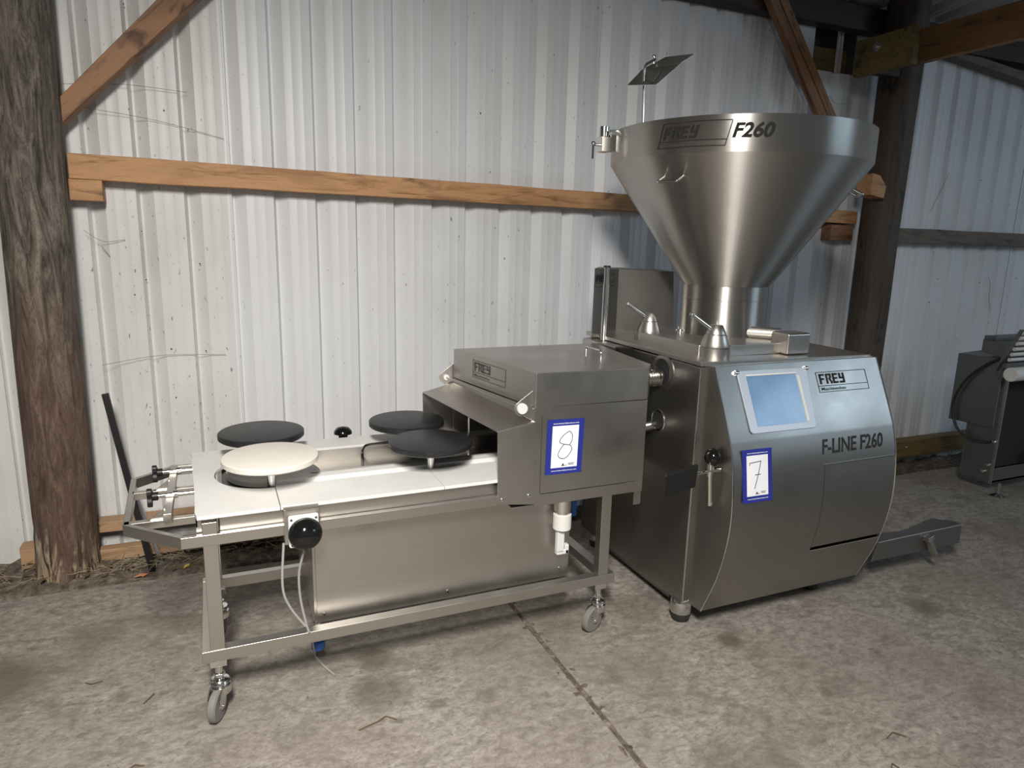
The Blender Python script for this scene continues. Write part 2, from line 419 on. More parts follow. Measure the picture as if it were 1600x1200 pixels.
# soil gap between slab and wall
q = G(); nx, ny = 240, 14; vs = []
for i in range(nx + 1):
    x = -3 + 11 * i / nx
    for j in range(ny + 1):
        y = 3.2 + .75 * j / ny
        lv = .0 if x < .3 else max(-.16, -.0 - (x - .3) * .08)
        h = lv + .035 * noise.noise(V((x * 4, y * 4, 0))) + .028 * noise.noise(V((x * 17, y * 17, 2)))
        h += .035 * math.exp(-((x + .66) ** 2 + (y - 3.6) ** 2) / .05)
        if y < 3.40 + (-.19) * (x + 1) / 6 + .02: h = min(h, -.06)
        elif y < 3.46 + (-.19) * (x + 1) / 6: h = min(h, .004)
        vs.append((x, y, h))
q.add(vs, [(i * (ny + 1) + j, (i + 1) * (ny + 1) + j, (i + 1) * (ny + 1) + j + 1, i * (ny + 1) + j + 1) for i in range(nx) for j in range(ny)])
so = obj('soil_strip', q, 'soil'); so['kind'] = 'structure'

# corrugated wall: separate overlapping sheets, grooves facing away
P_, X0 = .206, .112
def profile(x_start, ribs):
    pts = [(x_start - .012, 0)]
    for k in range(ribs):
        a = x_start + k * P_
        pts += [(a, 0), (a + .014, .032), (a + .024, .032), (a + .076, 0)]
        for j, (dx, dd) in enumerate(((.110, .0), (.114, -.0011), (.118, 0), (.160, 0), (.164, -.0011), (.168, 0))): pts.append((a + dx, dd))
    pts.append((x_start + ribs * P_ + .010, 0))
    return pts
def sheet(parent, name, x_start, ribs, y, z0, z1, mat, tilt=0.):
    pr = profile(x_start, ribs); q = G(); vs = []; nz = 6
    for i in range(nz + 1):
        z = z0 + (z1 - z0) * i / nz
        for x, d in pr: vs.append((x, y + d + .003 * noise.noise(V((x * 3, z * 2, 1))) + tilt * z, z))
    n = len(pr)
    q.add(vs, [(i * n + j, i * n + j + 1, (i + 1) * n + j + 1, (i + 1) * n + j) for i in range(nz) for j in range(n - 1)])
    return obj(name, q, mat, parent, smooth=.3)
wb = structure('wall_back', (0, 3.8, 0))
for k in range(-6, 8):
    xs = X0 + 5 * P_ * k
    mt = 'sheet_old' if k < 0 else ('sheet' if k % 2 == 0 else 'sheet_b')
    top = 3.15
    if k == 3: top = 3.15
    yy = 3.8 + (.003 if k % 2 else 0)
    if k == 3: sheet(wb, 'corrugated_sheet', xs, 3, yy, -.32, top, mt); sheet(wb, 'corrugated_sheet', xs + 3 * P_, 2, yy + .003, -.32, 2.79, mt)
    else: sheet(wb, 'corrugated_sheet', xs, 5, yy, -.32, top, mt)
q = G(); q.box(3.7, 4.5, 3.95, 3.97, 2.6, 3.2); obj('gap_blackout_board', q, 'wood_dark', wb)  # added dark board, keeps outside light out of the gap
q = G(); q.box(4.085, 4.10, 3.835, 3.85, 2.6, 3.1); obj('edge_strip', q, 'sheet', wb)
q = G(); q.box(4.11, 4.13, 3.835, 3.85, 2.6, 3.1); obj('edge_strip', q, 'sheet', wb)
# short upper sheet lapped over the old sheets at the left
def closed_sheet(): pass
wl = structure('wall_left', (-5, 0, 0))
q = G(); pr = profile(0, 44); vs = []
for z in (-.1, 4.6):
    for x, d in pr: vs.append((-5 - d, -5.2 + x, z))
n = len(pr); q.add(vs, [(j, j + 1, n + j + 1, n + j) for j in range(n - 1)]); obj('corrugated_sheet', q, 'sheet_b', wl)
# roof: corrugated sheets sloping up towards the front
rf = structure('ceiling', (0, 0, 3.3))
for k in range(-6, 7):
    q = G(); pr = profile(-.1 + k * 5 * P_, 5); vs = []
    for y in (3.95, 1., -2, -5.3):
        for x, d in pr: vs.append((x, y, 3.19 + (3.95 - y) * .13 + d))
    n = len(pr); q.add(vs, [(i * n + j, i * n + j + 1, (i + 1) * n + j + 1, (i + 1) * n + j) for i in range(3) for j in range(n - 1)])
    obj('roof_sheet', q, 'roof', rf)
for y in (2.2, .4, -1.4, -3.2):
    q = G(); q.box(-5, 7.1, y - .03, y + .03, 3.04 + (3.95 - y) * .13, 3.18 + (3.95 - y) * .13); obj('roof_purlin', q, 'wood_dark', rf)

# ================================================================ TIMBERS
def timber(name, label, geo, mat, cat='beam', loc=(0, 0, 0), bevel=.003):
    o = obj(name, geo, mat, None, bevel, loc=loc); return tag(o, label, cat)
# girt: rough board with slight waver
def board(x0, x1, y0, y1, zl0, zl1, zr0, zr1, n=30, amp=.003, seed=0):
    q = G(); vs = []
    for i in range(n + 1):
        t = i / n; x = x0 + (x1 - x0) * t; a = amp * noise.noise(V((x * 3, seed, 0))); c = amp * noise.noise(V((x * 3, seed, 5)))
        zb = zl0 + (zr0 - zl0) * t + a; zt = zl1 + (zr1 - zl1) * t + c
        vs += [(x, y0 + c, zb), (x, y0 + a, zt), (x, y1, zt), (x, y1, zb)]
    fs = [(4 * i + k, 4 * i + (k + 1) % 4, 4 * i + 4 + (k + 1) % 4, 4 * i + 4 + k) for i in range(n) for k in range(4)]
    fs += [(0, 1, 2, 3), (4 * n + 3, 4 * n + 2, 4 * n + 1, 4 * n)]
    return q.add(vs, fs)
timber('girt_board', 'long orange wooden board running across the white wall behind the machines', board(-.55, 4.31, 3.70, 3.798, 1.822, 1.934, 1.775, 1.862, 50), 'wood_orange', loc=(1.8, 3.75, 1.85))
timber('girt_block', 'short wooden block under the left end of the long wall board', board(-.557, -.424, 3.70, 3.798, 1.728, 1.822, 1.728, 1.822, 4, seed=3), 'wood_orange', loc=(-.49, 3.75, 1.77))
timber('girt_block', 'short dark block under the right end of the long wall board', board(4.08, 4.30, 3.71, 3.798, 1.655, 1.765, 1.655, 1.765, 4, seed=5), 'wood_brown', loc=(4.2, 3.75, 1.7))
timber('girt_board', 'wooden board left of the round weathered post, cut off by the picture edge', board(-2.6, -.80, 3.70, 3.798, 1.83, 1.935, 1.822, 1.93, 12, seed=9), 'wood_orange', loc=(-1.2, 3.75, 1.88))
timber('girt_board', 'grey wooden board across the wall right of the dark post', board(4.55, 7.6, 3.70, 3.798, 1.654, 1.762, 1.645, 1.75, 30, seed=11), 'wood_grey', loc=(6, 3.75, 1.7))
q = G(); q.beam((-.60, 3.70, 2.075), (.16, 3.70, 2.845), .11, .10, (0, 1, 0))
q.v = [p if p.x > -.3 else V((max(p.x, -.585 + .0 * p.z), p.y, p.z)) for p in q.v]
timber('diagonal_brace', 'brown diagonal wooden brace rising from the round left post', q, 'wood_brace_a', 'brace', loc=(-.5, 3.7, 2.1))
for i, (dx, dy, w_) in enumerate(((-.030, 0, .062), (.026, .02, .058))):
    q = G(); q.beam((3.99 + dx, 3.66 + dy, 2.30 + dx * .8), (3.25 + dx, 3.66 + dy, 3.22 + dx * .8), .07, w_, (0, 1, 0)); q = G(); q.beam((3.99 + dx, 3.66 + dy, 2.30 + dx * .8), (3.25 + dx, 3.66 + dy, 3.22 + dx * .8), w_, .05 + .03 * i, (0, 1, 0))
    timber('diagonal_brace', ['brown wooden brace behind the steel hopper, the nearer notched one of the pair', 'brown wooden brace behind the steel hopper, the right one of the pair'][i], q, 'wood_brace_b', 'brace', loc=(3.9, 3.66, 2.4))
timber('wall_plate_beam', 'dark timber beam along the top of the white wall', board(-5, 4.35, 3.70, 3.79, 3.045, 3.20, 3.045, 3.20, 10), 'wood_dark', loc=(2, 3.7, 3.1))
timber('wall_plate_beam', 'dark timber beam along the wall top right of the dark post', board(4.5, 8.0, 3.66, 3.79, 3.02, 3.17, 3.02, 3.17, 10, seed=2), 'wood_dark', loc=(6, 3.7, 3.1))
q = G(); q.box(3.80, 4.20, 3.86, 3.93, 2.70, 2.955)
timber('packing_timber', 'yellowish timber seen through the gap above the wall sheet, left of the right post', q, 'wood_green', loc=(4, 3.9, 2.7))
q = G(); q.box(3.925, 4.10, 3.797, 3.799, 2.945, 3.045)
q = G(); q.add([(3.95, 3.14, 2.70), (4.0, 3.14, 2.70), (4.0, 3.56, 2.70), (3.95, 3.56, 2.70), (3.95, 3.14, 2.92), (4.0, 3.14, 2.92), (4.0, 3.56, 2.92), (3.95, 3.56, 2.92)], [(0, 3, 2, 1), (4, 5, 6, 7), (0, 1, 5, 4), (1, 2, 6, 5), (2, 3, 7, 6), (3, 0, 4, 7)])
bl = thing('bolted_plank', 'greenish plank bolted to the left side of the dark right post, with a square washer', 'beam', (3.97, 3.35, 2.7))
obj('plank', q, 'wood_green', bl, .004)
q = G(); q.box(4.0, 4.31, 3.50, 3.56, 2.73, 2.90); obj('spacer', q, 'wood_dark', bl, .004)
q = G(); q.prism([(3.95, 3.40, 2.818), (3.95, 3.365, 2.853), (3.95, 3.40, 2.888), (3.95, 3.435, 2.853)], (-.004, 0, 0)); obj('washer', q, 'cloudy', bl, .001)
q = G(); q.cyl((3.946, 3.40, 2.853), (3.925, 3.40, 2.853), .011, n=6); obj('bolt', q, 'cloudy', bl)
q = G(); q.box(4.40, 4.46, .2, 3.60, 2.82, 3.03)
timber('rafter_tie', 'brown roof timber running forward from the dark right post', q, 'wood_y', loc=(4.43, 2, 2.82))
q = G(); q.beam((5.1, 3.74, 3.02), (6.8, 3.74, 2.86), .06, .10, (0, 1, 0))
timber('diagonal_brace', 'dark timber brace under the roof at the top right corner', q, 'wood_grey', 'brace', loc=(5.5, 3.7, 3))
# low boards
timber('low_board', 'light orange board at the foot of the wall right of the round post', board(-.58, 3.2, 3.70, 3.79, .14, .195, .06, .13, 30, seed=21), 'wood_low', loc=(0, 3.75, .1))
timber('low_board', 'lower orange board near the soil beside the foot of the round post', board(-.60, 1.2, 3.60, 3.66, .035, .092, .02, .08, 20, seed=23), 'wood_low', loc=(0, 3.63, .05))
timber('low_board', 'short orange board end left of the foot of the round post', board(-.90, -.80, 3.66, 3.74, .02, .13, .03, .13, 5, seed=25), 'wood_low', loc=(-.9, 3.7, .05))
timber('low_board', 'mossy brown board low on the wall behind the right machine', board(4.1, 7.6, 3.60, 3.70, -.03, .105, -.05, .085, 30, seed=27), 'wood_green', loc=(5.5, 3.65, 0))

# round posts
def round_post(x0, y0, x1, y1, z0, z1, r, seed, rot_foot):
    q = G(); n, m_ = 40, 60; vs = []
    for j in range(m_ + 1):
        z = z0 + (z1 - z0) * j / m_; t = (z - 0) / 3.2
        cx_, cy_ = x0 + (x1 - x0) * t, y0 + (y1 - y0) * t
        for k in range(n):
            a = 2 * PI * k / n
            rr = r * (1 + .045 * noise.noise(V((math.cos(a) * 1.5 + seed, math.sin(a) * 1.5, z * .9))) + .03 * noise.noise(V((math.cos(a) * 7, math.sin(a) * 7 + seed, z * 1.2))))
            if rot_foot and z < .28:
                rr *= 1 + .10 * (.28 - z) / .28 - .10 * abs(noise.noise(V((math.cos(a) * 9, math.sin(a) * 9, z * 5))))
            vs.append((cx_ + rr * math.cos(a), cy_ + rr * math.sin(a), z))
    fs = [(j * n + k, j * n + (k + 1) % n, (j + 1) * n + (k + 1) % n, (j + 1) * n + k) for j in range(m_) for k in range(n)]
    fs += [tuple(range(n))[::-1], tuple(m_ * n + k for k in range(n))]
    return q.add(vs, fs)
tag(obj('round_post', round_post(-.70, 3.60, -.648, 3.60, -.15, 3.3, .127, 1, True), 'post', None, smooth=1.2, loc=(0, 0, 0)), 'thick round weathered wooden post at the left, rotted pale at its foot', 'post')
tag(obj('round_post', round_post(4.42, 3.60, 4.41, 3.58, -.2, 3.24, .130, 4, False), 'wood_darkz', None, smooth=1.2, loc=(0, 0, 0)), 'dark wooden post behind the filling machine, right of the steel hopper', 'post')
q = G(); q.prism([(4.13, 3.46, 1.96), (4.26, 3.46, 1.94), (4.27, 3.46, 2.02), (4.20, 3.46, 2.09), (4.13, 3.46, 2.10)], (0, .12, 0))
timber('cut_block', 'short orange cut block against the dark post beside the hopper rim', q, 'wood_orange', 'block', loc=(4.2, 3.5, 1.95))
# leaning black pole
q = G(); q.beam((-.475, 3.56, .868), (-.338, 3.50, -.02), .028, .028, (0, 1, 0))
tag(obj('black_pole', q, 'black_plastic', None, .002, loc=(-.34, 3.5, 0)), 'thin black pole leaning beside the round left post', 'pole')
q = G(); q.beam((-.43, 3.62, .5), (-.30, 3.56, -.02), .018, .018, (0, 1, 0))
tag(obj('grey_pole', q, 'cloudy', None, .002, loc=(-.30, 3.56, 0)), 'thin grey pole close behind the leaning black pole', 'pole')

# litter on the soil and floor
q = G()
for i in range(900):
    x = random.uniform(-1.1, 1.6) if i < 800 else random.uniform(4.2, 6.0); y = random.uniform(3.45, 3.72) if i < 800 else random.uniform(3.32, 3.6)
    z = (.03 if x < .3 else -.06 - .0 * x) + random.uniform(-.015, .035); a = random.uniform(0, PI); L = random.uniform(.03, .13)
    if x > 4: z = -.12 + random.uniform(-.02, .02)
    d = V((math.cos(a), math.sin(a) * .6, random.uniform(-.3, .3))) * L / 2; p = V((x, y, z))
    q.tube([p - d, p + V((random.uniform(-.01, .01), random.uniform(-.01, .01), .006)), p + d], random.uniform(.0007, .0011), 4)
st = obj('straw_litter', q, 'straw'); st['kind'] = 'stuff'; st['label'] = 'dry straw and twigs on the soil along the wall foot'; st['category'] = 'litter'
q = G()
for i in range(260):
    x = random.uniform(-1.1, 1.5) if i < 200 else random.uniform(4.3, 5.9); y = random.uniform(3.42, 3.70) if i < 200 else random.uniform(3.28, 3.4)
    z = .028 + random.uniform(-.01, .03) if i < 200 else random.uniform(0., .02); s_ = random.uniform(.008, .022); a = random.uniform(0, 6)
    u_ = V((math.cos(a), math.sin(a), random.uniform(-.4, .4))) * s_; w2 = V((-math.sin(a), math.cos(a), random.uniform(-.4, .4))) * s_ * .5; p = V((x, y, z))
    q.prism([p - u_, p - w2, p + u_, p + w2], (0, 0, .0015))
st = obj('leaf_litter', q, 'leaf'); st['kind'] = 'stuff'; st['label'] = 'dead dark leaves on the soil along the wall foot'; st['category'] = 'litter'
def flake(name, label, x, y, L, mat, cat, a=0., z=0):
    q = G(); u_ = V((math.cos(a), math.sin(a), 0)) * L; w2 = V((-math.sin(a), math.cos(a), .1)) * L * .4; p = V((x, y, z + .002))
    q.prism([p - u_, p - w2 * .8 + V((0, 0, .004)), p + u_ * .3 - w2, p + u_ + V((0, 0, .003)), p + w2 + V((0, 0, .004))], (0, 0, .002))
    tag(obj(name, q, mat, None, loc=(x, y, z)), label, cat)
flake('fallen_leaf', 'small orange leaf at the foot of the leaning black pole', -.385, 3.43, .03, 'leaf_orange', 'leaf', .2, .006)
flake('yellow_scrap', 'small yellow scrap on the slab edge right of the leaning black pole', -.19, 3.45, .024, 'yellow', 'scrap', 1., .01)
flake('fallen_leaf', 'dark leaf on the concrete at the bottom centre edge of the picture', 1.135, 1.42, .022, 'leaf', 'leaf', .9)
flake('white_scrap', 'white scrap stuck to the mossy low board at the right', 5.03, 3.585, .018, 'paper', 'scrap', .5, .05)
def twig(label, pts, r=.0022):
    q = G(); q.tube([V((x, y, .003 + (.004 if i == 1 else 0))) for i, (x, y) in enumerate(pts)], r, 5)
    tag(obj('twig', q, 'leaf', None, loc=(pts[0][0], pts[0][1], 0)), label, 'twig')
twig('forked black twig on the concrete right of the front left castor', [(.36, 2.015), (.43, 2.03), (.46, 2.05), (.49, 2.02)])
twig('short curved twig on the concrete left of the table at mid height', [(-.50, 2.62), (-.48, 2.60), (-.445, 2.61)])
twig('short black twig on the concrete left of the front left castor', [(-.32, 2.10), (-.30, 2.11), (-.275, 2.10)])
twig('short straight twig on the concrete between the two left floor twigs', [(-.30, 2.42), (-.27, 2.46)])
twig('dark curled twig on the right foreground concrete', [(1.98, 1.33), (2.02, 1.34), (2.05, 1.31)])
twig('small dark twig nearest the lower right picture corner', [(1.86, 1.22), (1.89, 1.24), (1.9, 1.21)])
# cobweb strands and dead tendrils on the wall
q = G()
for pts in (((-.55, 3.72, 2.22), (-.3, 3.76, 2.25), (-.05, 3.78, 2.245)), ((-.55, 3.74, 2.14), (-.2, 3.78, 2.11), (.1, 3.79, 2.05)),
            ((-.5, 3.74, .97), (-.25, 3.78, 1.0), (.05, 3.79, .99)), ((-.52, 3.74, 1.60), (-.45, 3.77, 1.55), (-.36, 3.79, 1.56)), ((-.46, 3.78, 1.53), (-.43, 3.79, 1.48)),
            ((3.95, 3.74, 2.62), (4.05, 3.76, 2.58), (4.2, 3.75, 2.60)), ((6.03, 3.79, 1.40), (6.07, 3.79, 1.32), (6.08, 3.79, 1.22), (6.12, 3.79, 1.12)), ((5.35, 3.79, 2.2), (5.2, 3.79, 1.9))):
    q.tube(spline(pts, 6), .0011, 4)
for i in range(60):
    x = random.choice((random.uniform(-.5, 0), random.uniform(1.4, 3.5), random.uniform(4.6, 6.5))); z = random.uniform(.3, 2.9)
    q.ball((x, 3.796, z), random.uniform(.0015, .0042), 6)
st = obj('cobweb_strands', q, 'leaf'); st['kind'] = 'stuff'; st['label'] = 'thin dark cobweb strands and specks on the wall sheets'; st['category'] = 'cobweb'

# ================================================================ WHEELED DISC TABLE
T = thing('disc_table', 'wheeled stainless steel table with one white and three black discs and a hood', 'machine', (.7, 2.5, 0))
def rail(name, *a, parent=T, bevel=.002):
    q = G(); q.box(*a); return obj(name, q, 'steelh', parent, bevel)
lower = [(-.10, 1.475, 2.25, 2.29, .210, .252), (-.10, 1.475, 2.765, 2.80, .210, .252), (-.10, -.06, 2.29, 2.765, .210, .25), (1.43, 1.475, 2.29, 2.765, .210, .25)]
for a in lower: rail('lower_rail', *a)
for x0, y0 in ((-.073, 2.252), (1.398, 2.252), (-.073, 2.755), (1.398, 2.755)):
    q = G(); q.box(x0, x0 + .045, y0, y0 + .042, .252, .70); obj('leg', q, 'steel', T, .002)
q = G(); q.box(1.443, 1.445, 2.29, 2.75, .40, .60)
# centre cabinet below the top
cab = rail('cabinet', .270, 1.300, 2.336, 2.79, .232, .66)
q = G(); q.box(.280, 1.290, 2.330, 2.336, .235, .655); obj('panel', q, 'steel', cab, .001)
for x, z in ((.285, .60), (1.235, .60), (.285, .265), (1.235, .275), (.75, .265)):
    q = G(); q.lathe([(.006, 0), (.005, .003)], (x + .02, 2.330, z), (0, -1, 0), 12); obj('screw', q, 'chrome', cab)
# castors
def castor(x, y, dx, dy, brake=False):
    q = G(); q.box(x - .026, x + .026, y - .02, y + .02, .188, .212); q.cyl((x, y, .13), (x, y, .19), .0125); q.cyl((x, y, .148), (x, y, .158), .019, n=6)
    q.lathe([(.022, .116), (.03, .118), (.034, .126), (.03, .134), (.016, .138)], (x, y, 0), n=24)
    s_ = obj('castor', q, 'chrome', T, .001)
    d = V((dx, dy, 0)).normalized(); sd = V((-d.y, d.x, 0)); a = V((x, y, 0)) + d * .032
    q = G()
    for sg in (-1, 1):
        o = a + sd * .019 * sg
        poly = [V((x, y, .118)) + sd * .019 * sg - d * .03, V((x, y, .118)) + sd * .019 * sg + d * .032, o + d * .022 + V((0, 0, .085)), o + d * .012 + V((0, 0, .046)), o - d * .012 + V((0, 0, .046)), o - d * .03 + V((0, 0, .08))]
        q.prism(poly, sd * .003 * sg)
    q.lathe([(.034, .086), (.036, .10), (.034, .114), (.024, .120)], (x, y, 0), n=24)
    obj('fork', q, 'chrome', s_, .001)
    q = G(); c0 = a + V((0, 0, .0545)) - sd * .014
    q.lathe([(.036, 0), (.047, 0), (.0535, .005), (.0545, .014), (.0535, .023), (.047, .028), (.036, .028)], c0, sd, 36); obj('tyre', q, 'grey_rubber', s_)
    q = G(); q.lathe([(.010, -.004), (.012, .0), (.030, .004), (.036, .003), (.036, .025), (.030, .024), (.012, .028), (.010, .032)], c0, sd, 30); q.cyl(c0 - sd * .010, c0 + sd * .038, .006); obj('hub', q, 'chrome', s_)
    if brake:
        q = G(); e = V((x, y, 0)) + d * .055; q.prism([e + sd * .016 + V((0, 0, .11)), e - sd * .016 + V((0, 0, .11)), e - sd * .016 + d * .035 + V((0, 0, .128)), e + sd * .016 + d * .035 + V((0, 0, .128))], (0, 0, .006)); obj('brake_pedal', q, 'dark_steel', s_, .001)
castor(-.052, 2.272, -.41, -.91, False)
castor(1.412, 2.272, -.93, -.36)
castor(-.045, 2.775, .1, .9); castor(1.415, 2.775, .3, .6)

# guard rail round the table
gp = [(.94, 2.250), (-.135, 2.250), (-.312, 2.425), (-.330, 2.905), (-.19, 3.03), (.97, 3.03)]
q = G(); z0, z1, wd = .622, .660, .020
inner = []
n = len(gp)
for i, (x, y) in enumerate(gp):
    dirs = []
    if i: dirs.append((V((x, y)) - V(gp[i - 1])).normalized())
    if i < n - 1: dirs.append((V(gp[i + 1]) - V((x, y))).normalized())
    nn = [V((d.y, -d.x)) for d in dirs]; m_ = sum(nn, V((0, 0))).normalized(); k = wd / max(.3, m_.dot(nn[0]))
    inner.append((x + m_.x * k, y + m_.y * k))
vs = []
for (x, y), (a, b_) in zip(gp, inner): vs += [(x, y, z0), (a, b_, z0), (a, b_, z1), (x, y, z1)]
fs = [(4 * i + k, 4 * i + (k + 1) % 4, 4 * i + 4 + (k + 1) % 4, 4 * i + 4 + k) for i in range(n - 1) for k in range(4)] + [(0, 1, 2, 3), (4 * n - 1, 4 * n - 2, 4 * n - 3, 4 * n - 4)]
q.add(vs, fs); gr = obj('guard_rail', q, 'steelh', T, .002)
fc = Face((-.312, 2.425, z0), (.182, -.163, 0), (0, 0, 1)); badge(fc, gr, .035, .004, .165, .032, 'etch_soft', None)
for y in (2.44, 2.74):
    q = G(); q.box(-.31, -.03, y - .013, y + .013, .634, .660); q.prism([(-.185, y - .002, .66), (-.235, y - .002, .66), (-.185, y - .002, .70)], (0, .004, 0)); obj('support_arm', q, 'steelh', T, .001)
q = G(); q.box(-.190, -.164, 2.395, 2.93, .665, .692); q.box(-.190, -.164, 2.42, 2.446, .65, .67); q.box(-.190, -.164, 2.72, 2.746, .65, .67); obj('cross_bar', q, 'steel', T, .0015)
for y in (2.56, 2.825):
    q = G(); q.cyl((-.225, y, .700), (-.02, y, .700), .0085); r_ = obj('tension_rod', q, 'chrome', T)
    q = G(); q.cyl((-.165, y, .700), (-.150, y, .700), .014); obj('collar', q, 'chrome', r_)
    q = G(); pts = []
    for k in range(36):
        t = 2 * PI * k / 36; rr = .028 + .009 * math.cos(3 * t); pts.append((-.246, y + rr * math.cos(t), .700 + rr * math.sin(t)))
    q.prism(pts, (.016, 0, 0)); q.cyl((-.235, y, .700), (-.212, y, .700), .015); obj('star_knob', q, 'black_plastic', r_, .002)

# table body and white top plates
q = G(); q.box(-.02, 1.10, 2.275, 2.29, .655, .716); q.box(-.02, 1.10, 2.95, 2.965, .655, .716); q.box(-.02, -.005, 2.29, 2.95, .655, .716); obj('apron', q, 'steelh', T, .001)
q = G(); q.box(-.09, -.03, 2.275, 2.295, .664, .712); q.box(-.09, -.084, 2.275, 2.95, .68, .712); obj('end_bracket', q, 'steelh', T, .001)
q = G(); q.box(-.01, 1.10, 2.29, 2.95, .66, .664); obj('tray_floor', q, 'steel', T)
# racetrack: track centre lines y = 2.465 and 2.815, left half circle about (.155, 2.64)
cxx, cyy, Ro, Ri = .165, 2.640, .196, .1545
zt, zb = .725, .713
def arc(r, a0, a1, n=30): return [(cxx + r * math.cos(a0 + (a1 - a0) * k / n), cyy + r * math.sin(a0 + (a1 - a0) * k / n)) for k in range(n + 1)]
def plate(name, poly, mat, z0=zb, z1=zt, bevel=.0008):
    q = G(); q.prism([(x, y, z0) for x, y in poly], (0, 0, z1 - z0)); return obj(name, q, mat, T, bevel)
def strip_plate(name, outer, inner_, mat, z0=zb, z1=zt):   # two equal-length outlines joined by quads
    n = len(outer); vs = []
    for (a, b_), (c_, d_) in zip(outer, inner_): vs += [(a, b_, z1), (c_, d_, z1), (c_, d_, z0), (a, b_, z0)]
    q = G(); q.add(vs, [(4 * i + k, 4 * i + (k + 1) % 4, 4 * i + 4 + (k + 1) % 4, 4 * i + 4 + k) for i in range(n - 1) for k in range(4)] + [(0, 1, 2, 3), (4 * n - 1, 4 * n - 2, 4 * n - 3, 4 * n - 4)])
    return obj(name, q, mat, T, smooth=.5)
ar = arc(Ro, 1.5 * PI, .5 * PI, 40); outl = []
for (x, y) in ar:   # radial projection on to the plate's rectangle
    dx, dy = x - cxx, y - cyy; t = 1e9
    x0_ = -.085 - .030 * (cyy + dy / .196 * .3 - 2.25) / .7
    if dx < -1e-6: t = min(t, (x0_ - cxx) / dx)
    if abs(dy) > 1e-6: t = min(t, ((2.251 if dy < 0 else 2.965) - cyy) / dy)
    outl.append((cxx + dx * t, cyy + dy * t))
outl = [(.165, 2.251)] + outl[1:-1] + [(.165, 2.965)]
# keep the true corners
k1 = min(range(len(outl)), key=lambda i: abs(outl[i][0] + .085) + abs(outl[i][1] - 2.251)); outl[k1] = (-.085, 2.251)
k2 = min(range(len(outl)), key=lambda i: abs(outl[i][0] + .115) + abs(outl[i][1] - 2.965)); outl[k2] = (-.115, 2.965)
strip_plate('top_plate', ar, outl, 'white_plastic')
plate('top_plate', [(.168, 2.251), (.730, 2.251), (.730, 2.458), (.168, 2.458)], 'white_plastic')
plate('top_plate', [(.7315, 2.251), (1.30, 2.251), (1.30, 2.458), (.7315, 2.458)], 'white_plastic')
plate('top_plate', [(.168, 2.836), (1.25, 2.836), (1.25, 2.965), (.168, 2.965)], 'white_plastic', z1=.733, z0=.70)
# inner lips and end island
plate('inner_strip', [(.17, 2.482), (1.25, 2.482), (1.25, 2.505), (.17, 2.505)], 'white_plastic', z1=.734)
plate('inner_strip', [(.17, 2.505), (1.25, 2.505), (1.25, 2.535), (.17, 2.535)], 'white_plastic', z1=.732)
plate('end_island', arc(Ri, 1.5 * PI, .5 * PI, 30) + [(.30, cyy + Ri), (.30, cyy - Ri)], 'white_plastic', z1=.733)
q = G(); q.box(.30, 1.25, 2.536, 2.541, .664, .736); q.box(.30, 1.25, 2.541, 2.79, .68, .684); q.box(.30, 1.25, 2.79, 2.795, .664, .736); obj('centre_trough', q, 'steel', T, .0005)
q = G(); q.lathe([(.172, 0), (.182, 0), (.182, .012), (.172, .012)], (cxx, cyy, .695), n=64); obj('track_ring', q, 'dark_steel', T)
q = G(); q.box(.165, 1.25, 2.457, 2.484, .712, .7185); q.box(.165, 1.25, 2.797, 2.837, .70, .704); obj('track_slot', q, 'white_plastic', T)
q = G(); q.tube(bend([(.525, 2.70, .684), (.525, 2.70, .752), (.545, 2.74, .758), (.98, 2.76, .758)], .02), .006, 10); obj('guide_wire', q, 'chrome', T)

# discs on spindles
def disc(x, y, mat, lab, zt_=.838, r=.166, th=.026):
    q = G(); q.lathe([(r - .006, 0), (r, .005), (r, th - .004), (r - .003, th - .001), (r - .006, th)], (x, y, zt_ - th), n=96)
    d = obj('disc', q, mat, T, label=lab, smooth=.5)
    q = G(); q.cyl((x, y, .70), (x, y, zt_ - th), .0155, n=24); obj('spindle', q, 'chrome', d)
disc(.157, 2.470, 'disc_white', 'cream white round disc at the front left', .838, .163, .024)
disc(.150, 2.820, 'disc_black', 'black round disc behind the white one', .834, .163)
disc(.745, 2.470, 'disc_black', 'black round disc at the front beside the hood', .836, .161, .023)
disc(.740, 2.810, 'disc_black', 'black round disc at the back beside the hood', .835, .160)

# mushroom push button on the front rail and its twin at the back
def push(y, sg, par):
    q = G(); q.box(.176, .286, y, y + .004, .600, .722); q.box(.176, .286, min(y, y - sg * .05), max(y, y - sg * .05), .718, .722); q.box(.174, .178, min(y, y - sg * .05), max(y, y - sg * .05), .60, .722)
    br = obj('button_bracket', q, 'steelh', par, .001)
    q = G(); yy = y + sg * .02; q.box(.184, .282, min(y, yy), max(y, yy), .592, .704); p_ = obj('button_housing', q, 'white_plastic', br, .008)
    q = G(); q.lathe([(.054, .0), (.054, .012), (.050, .024), (.041, .038), (.027, .048), (.012, .052), (.001, .053)], (.236, yy, .642), (0, sg, 0), 48); obj('push_button', q, 'gloss_black', br, smooth=1.)
    for x, z in ((.194, .692), (.272, .692), (.194, .604)):
        q = G(); q.lathe([(.004, 0), (.004, .001)], (x, yy, z), (0, sg, 0), 10); obj('screw', q, 'pen', br)
push(2.222, -1, T)
q = G(); q.lathe([(.04, 0), (.038, .012), (.026, .026), (.001, .032)], (.50, 3.0, .742), n=32); q.cyl((.50, 3.0, .66), (.50, 3.0, .744), .02); obj('push_button', q, 'gloss_black', T, smooth=1.)
